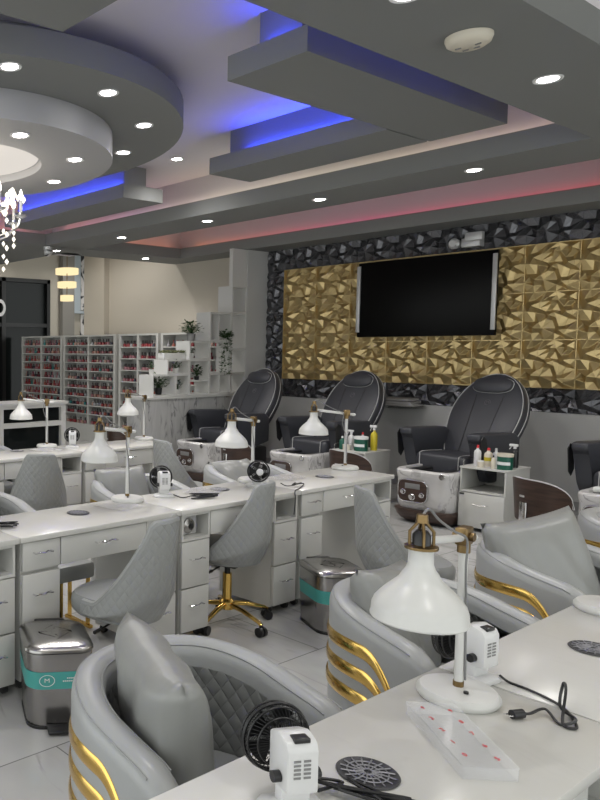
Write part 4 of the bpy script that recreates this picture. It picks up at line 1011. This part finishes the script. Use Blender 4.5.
# ================================================================ TROLLEYS
def make_trolley(label, loc):
    t = thing('pedicure_trolley', label, 'trolley', loc, 0, 'white pedicure trolleys'); W, D, H = .385, .46, .58
    b = nb(); bx(b, 0, .014, 0, D, .03, H-.014); bx(b, W-.014, W, 0, D, .03, H-.014); bx(b, .014, W-.014, D-.012, D, .03, H-.014); bx(b, .014, W-.014, 0, D-.012, .03, .045); bx(b, .014, W-.014, 0, D-.012, .35, .364); bx(b, -.006, W+.006, -.006, D, H-.014, H)
    obj('body', b, m_cab, t, False)
    b = nb(); bx(b, .002, W-.002, -.018, -.002, .035, .345, .002); d = obj('door', b, m_cab, t)
    b = nb(); tube(b, [(W/2-.06, -.019, .25), (W/2-.055, -.04, .252), (W/2, -.042, .246), (W/2+.055, -.04, .252), (W/2+.06, -.019, .25)], .004, 6); obj('handle', b, m_chrome, d)
    b = nb(); bx(b, .01, .05, -.0215, -.0185, .325, .342); obj('label_plate', b, m_black, d)
    b = nb(); tube(b, smooth_path([(.004, D-.05, H), (.004, D-.05, H+.045), (.004, D-.1, H+.06), (.004, .1, H+.06), (.004, .05, H+.045), (.004, .05, H)], 5), .004, 6); obj('rail', b, m_steel, t)
    for x in (.04, W-.04):
        for y in (.05, D-.05):
            b = nb(); tube(b, [(x-.01, y, .0145), (x+.01, y, .0145)], .0145, 10); obj('caster', b, m_rubber, t)
    return t
T0 = make_trolley('white pedicure trolley beside the marble spa tub', (-3.375, 7.15, 0))
T1 = dup(T0, (-4.73, 7.22, 0), 0, 'white pedicure trolley behind the end of the middle desk row')
def bottle(label, x, y, z, r, h, m, cap='flip', capm=None, cat='bottle', lab=None, name='product_bottle'):
    t = thing(name, label, cat, (x, y, z))
    b = nb()
    if cap == 'tub': lathe(b, [(0, 0), (r, 0), (r, h*.82), (0, h*.82)], n=24)
    else: lathe(b, [(0, 0), (r*.95, 0), (r, .006), (r, h*.62), (r*.85, h*.72), (r*.35, h*.8), (r*.35, h*.86), (0, h*.86)], n=20)
    bo = obj('body', b, m, t)
    b = nb()
    if cap == 'tub': lathe(b, [(r*1.04, h*.825), (r*1.04, h), (0, h)], n=24); lathe(b, [(r*1.04, h*.825), (0, h*.825)], n=24)
    elif cap == 'spray':
        lathe(b, [(0, h*.862), (r*.45, h*.862), (r*.4, h*.95), (0, h*.95)], n=12); bx(b, -.045, .025, -.011, .011, h*.955, h*1.07, .004); tube(b, [(-.03, 0, h*.95), (-.045, 0, h*.82)], .004, 6)
    else: lathe(b, [(0, h*.862), (r*.4, h*.862), (r*.3, h), (0, h)], n=12)
    obj('cap', b, capm or m_white, t)
    if lab:
        b = nb(); lathe(b, [(r*1.012, h*.3), (r*1.012, h*.5)], n=24, a0=R(200), a1=R(330)); obj('label', b, lab, t)
    return t
z = .5801
bottle('white squeeze bottle with a red tip, left on the right trolley', -3.30, 7.30, z, .03, .19, m_plastic, 'flip', m_red)
bottle('yellowish lotion bottle on the right trolley', -3.22, 7.33, z, .035, .17, m_cream_pl, 'flip', m_red, lab=m_yellow)
bottle('pale pump bottle behind the lotion on the right trolley', -3.20, 7.43, z, .03, .16, m_plastic)
bottle('small dark dropper bottle in front on the right trolley', -3.13, 7.22, z, .018, .12, m_cream_pl, 'flip', m_black)
bottle('little white cream jar in front on the right trolley', -3.235, 7.22, z, .025, .06, m_cream_pl, 'tub', m_paper, 'jar', name='cream_jar')
bottle('green tub with a white lid on the right trolley', -3.055, 7.27, z, .062, .14, m_green, 'tub', m_cream_pl, 'tub', lab=m_paper, name='product_tub')
bottle('black spray bottle with a white head on the right trolley', -3.05, 7.44, z, .03, .20, m_black, 'spray', m_plastic, name='spray_bottle')
bottle('green tub with a white lid on the trolley behind the middle desks', -4.48, 7.36, z, .068, .15, m_green, 'tub', m_paper, 'tub', lab=m_paper, name='product_tub')
bottle('yellow spray bottle with a white head beside the green tub', -4.42, 7.50, z, .034, .25, m_yellow, 'spray', m_plastic, name='spray_bottle')
bottle('white spray bottle on the trolley behind the middle desks', -4.63, 7.42, z, .032, .19, m_plastic, 'spray', m_plastic, name='spray_bottle')
bottle('dark green bottle at the left of the trolley behind the desks', -4.67, 7.32, z, .03, .14, m_green, 'flip', m_paper)
bottle('low cream jar in front on the trolley behind the desks', -4.60, 7.29, z, .038, .06, m_cream_pl, 'tub', m_cream_pl, 'jar', name='cream_jar')
bottle('white bottle with a pink cap beside the green tub', -4.56, 7.52, z, .03, .18, m_plastic, 'flip', m_red)

# ================================================================ PEDICURE STOOLS (brown wooden backs)
def make_stool(label, loc, rz):
    """sitter faces local +x"""
    t = thing('pedicure_stool', label, 'stool', loc, rz, 'low brown-backed pedicure stools')
    b = nb(); lathe(b, [(0, .385), (.17, .385), (.195, .405), (.2, .435), (.185, .46), (.1, .47), (0, .471)], n=32); obj('seat', b, m_spa, t)
    def p(u, v, off):
        a = pi+(2*u-1)*R(68); h = 2*v-1; e = sqrt(max(0, 1-abs(2*u-1)**3.2))
        z = .60+.15*h*e-.02*(1-e); r = .235+off+.02*v; return V((r*cos(a), r*sin(a), z))
    b = nb(); shell(b, lambda u, v: p(u, v, .012), lambda u, v: p(u, v, -.006), 32, 12); obj('back_shell', b, m_brown, t)
    b = nb(); tube(b, [p(i/32, 1, .003) for i in range(33)], .007, 6); obj('edge_band', b, m_spa_pipe, t)
    b = nb(); grid(b, lambda u, v: p(.04+.92*u, .06+.88*v, -.010), 24, 8); bmesh.ops.solidify(b, geom=b.faces[:], thickness=.004); obj('back_pad', b, m_spa, t)
    b = nb(); bx(b, -.266, -.254, -.03, .03, .365, .59, .003); bx(b, -.26, -.05, -.03, .03, .357, .369, .003); obj('bracket', b, m_chrome, t)
    b = nb(); bx(b, -.274, -.27, -.02, .02, .625, .638); obj('name_plate', b, m_silver, t)
    b = nb(); cyl(b, (0, 0, .07), (0, 0, .356), .022, 16); obj('post', b, m_chrome, t)
    for k in range(5):
        a = 2*pi*k/5+.2; d = V((cos(a), sin(a), 0)); b = nb(); tube(b, [V((0, 0, .075)), d*.2+V((0, 0, .05))], [.018, .012], 8); l = obj('base_arm', b, m_chrome, t)
        b = nb(); s = d.cross(V((0, 0, 1))); tube(b, [d*.2+s*-.018+V((0, 0, .0225)), d*.2+s*.018+V((0, 0, .0225))], .022, 12); obj('caster', b, m_black, l)
    return t
S0 = make_stool('low stool with a brown wooden back in front of the right trolley', (-2.17, 5.98, 0), R(62))
for loc, rz, lab in (((-3.80, 6.25, 0), R(75), 'brown-backed stool showing above the right end of the middle desks'), ((-5.02, 6.2, 0), R(75), 'brown-backed stool showing behind the middle fan and lamp'), ((-6.35, 5.8, 0), R(70), 'dark-backed stool behind the right end of the far row')): dup(S0, loc, rz, lab)
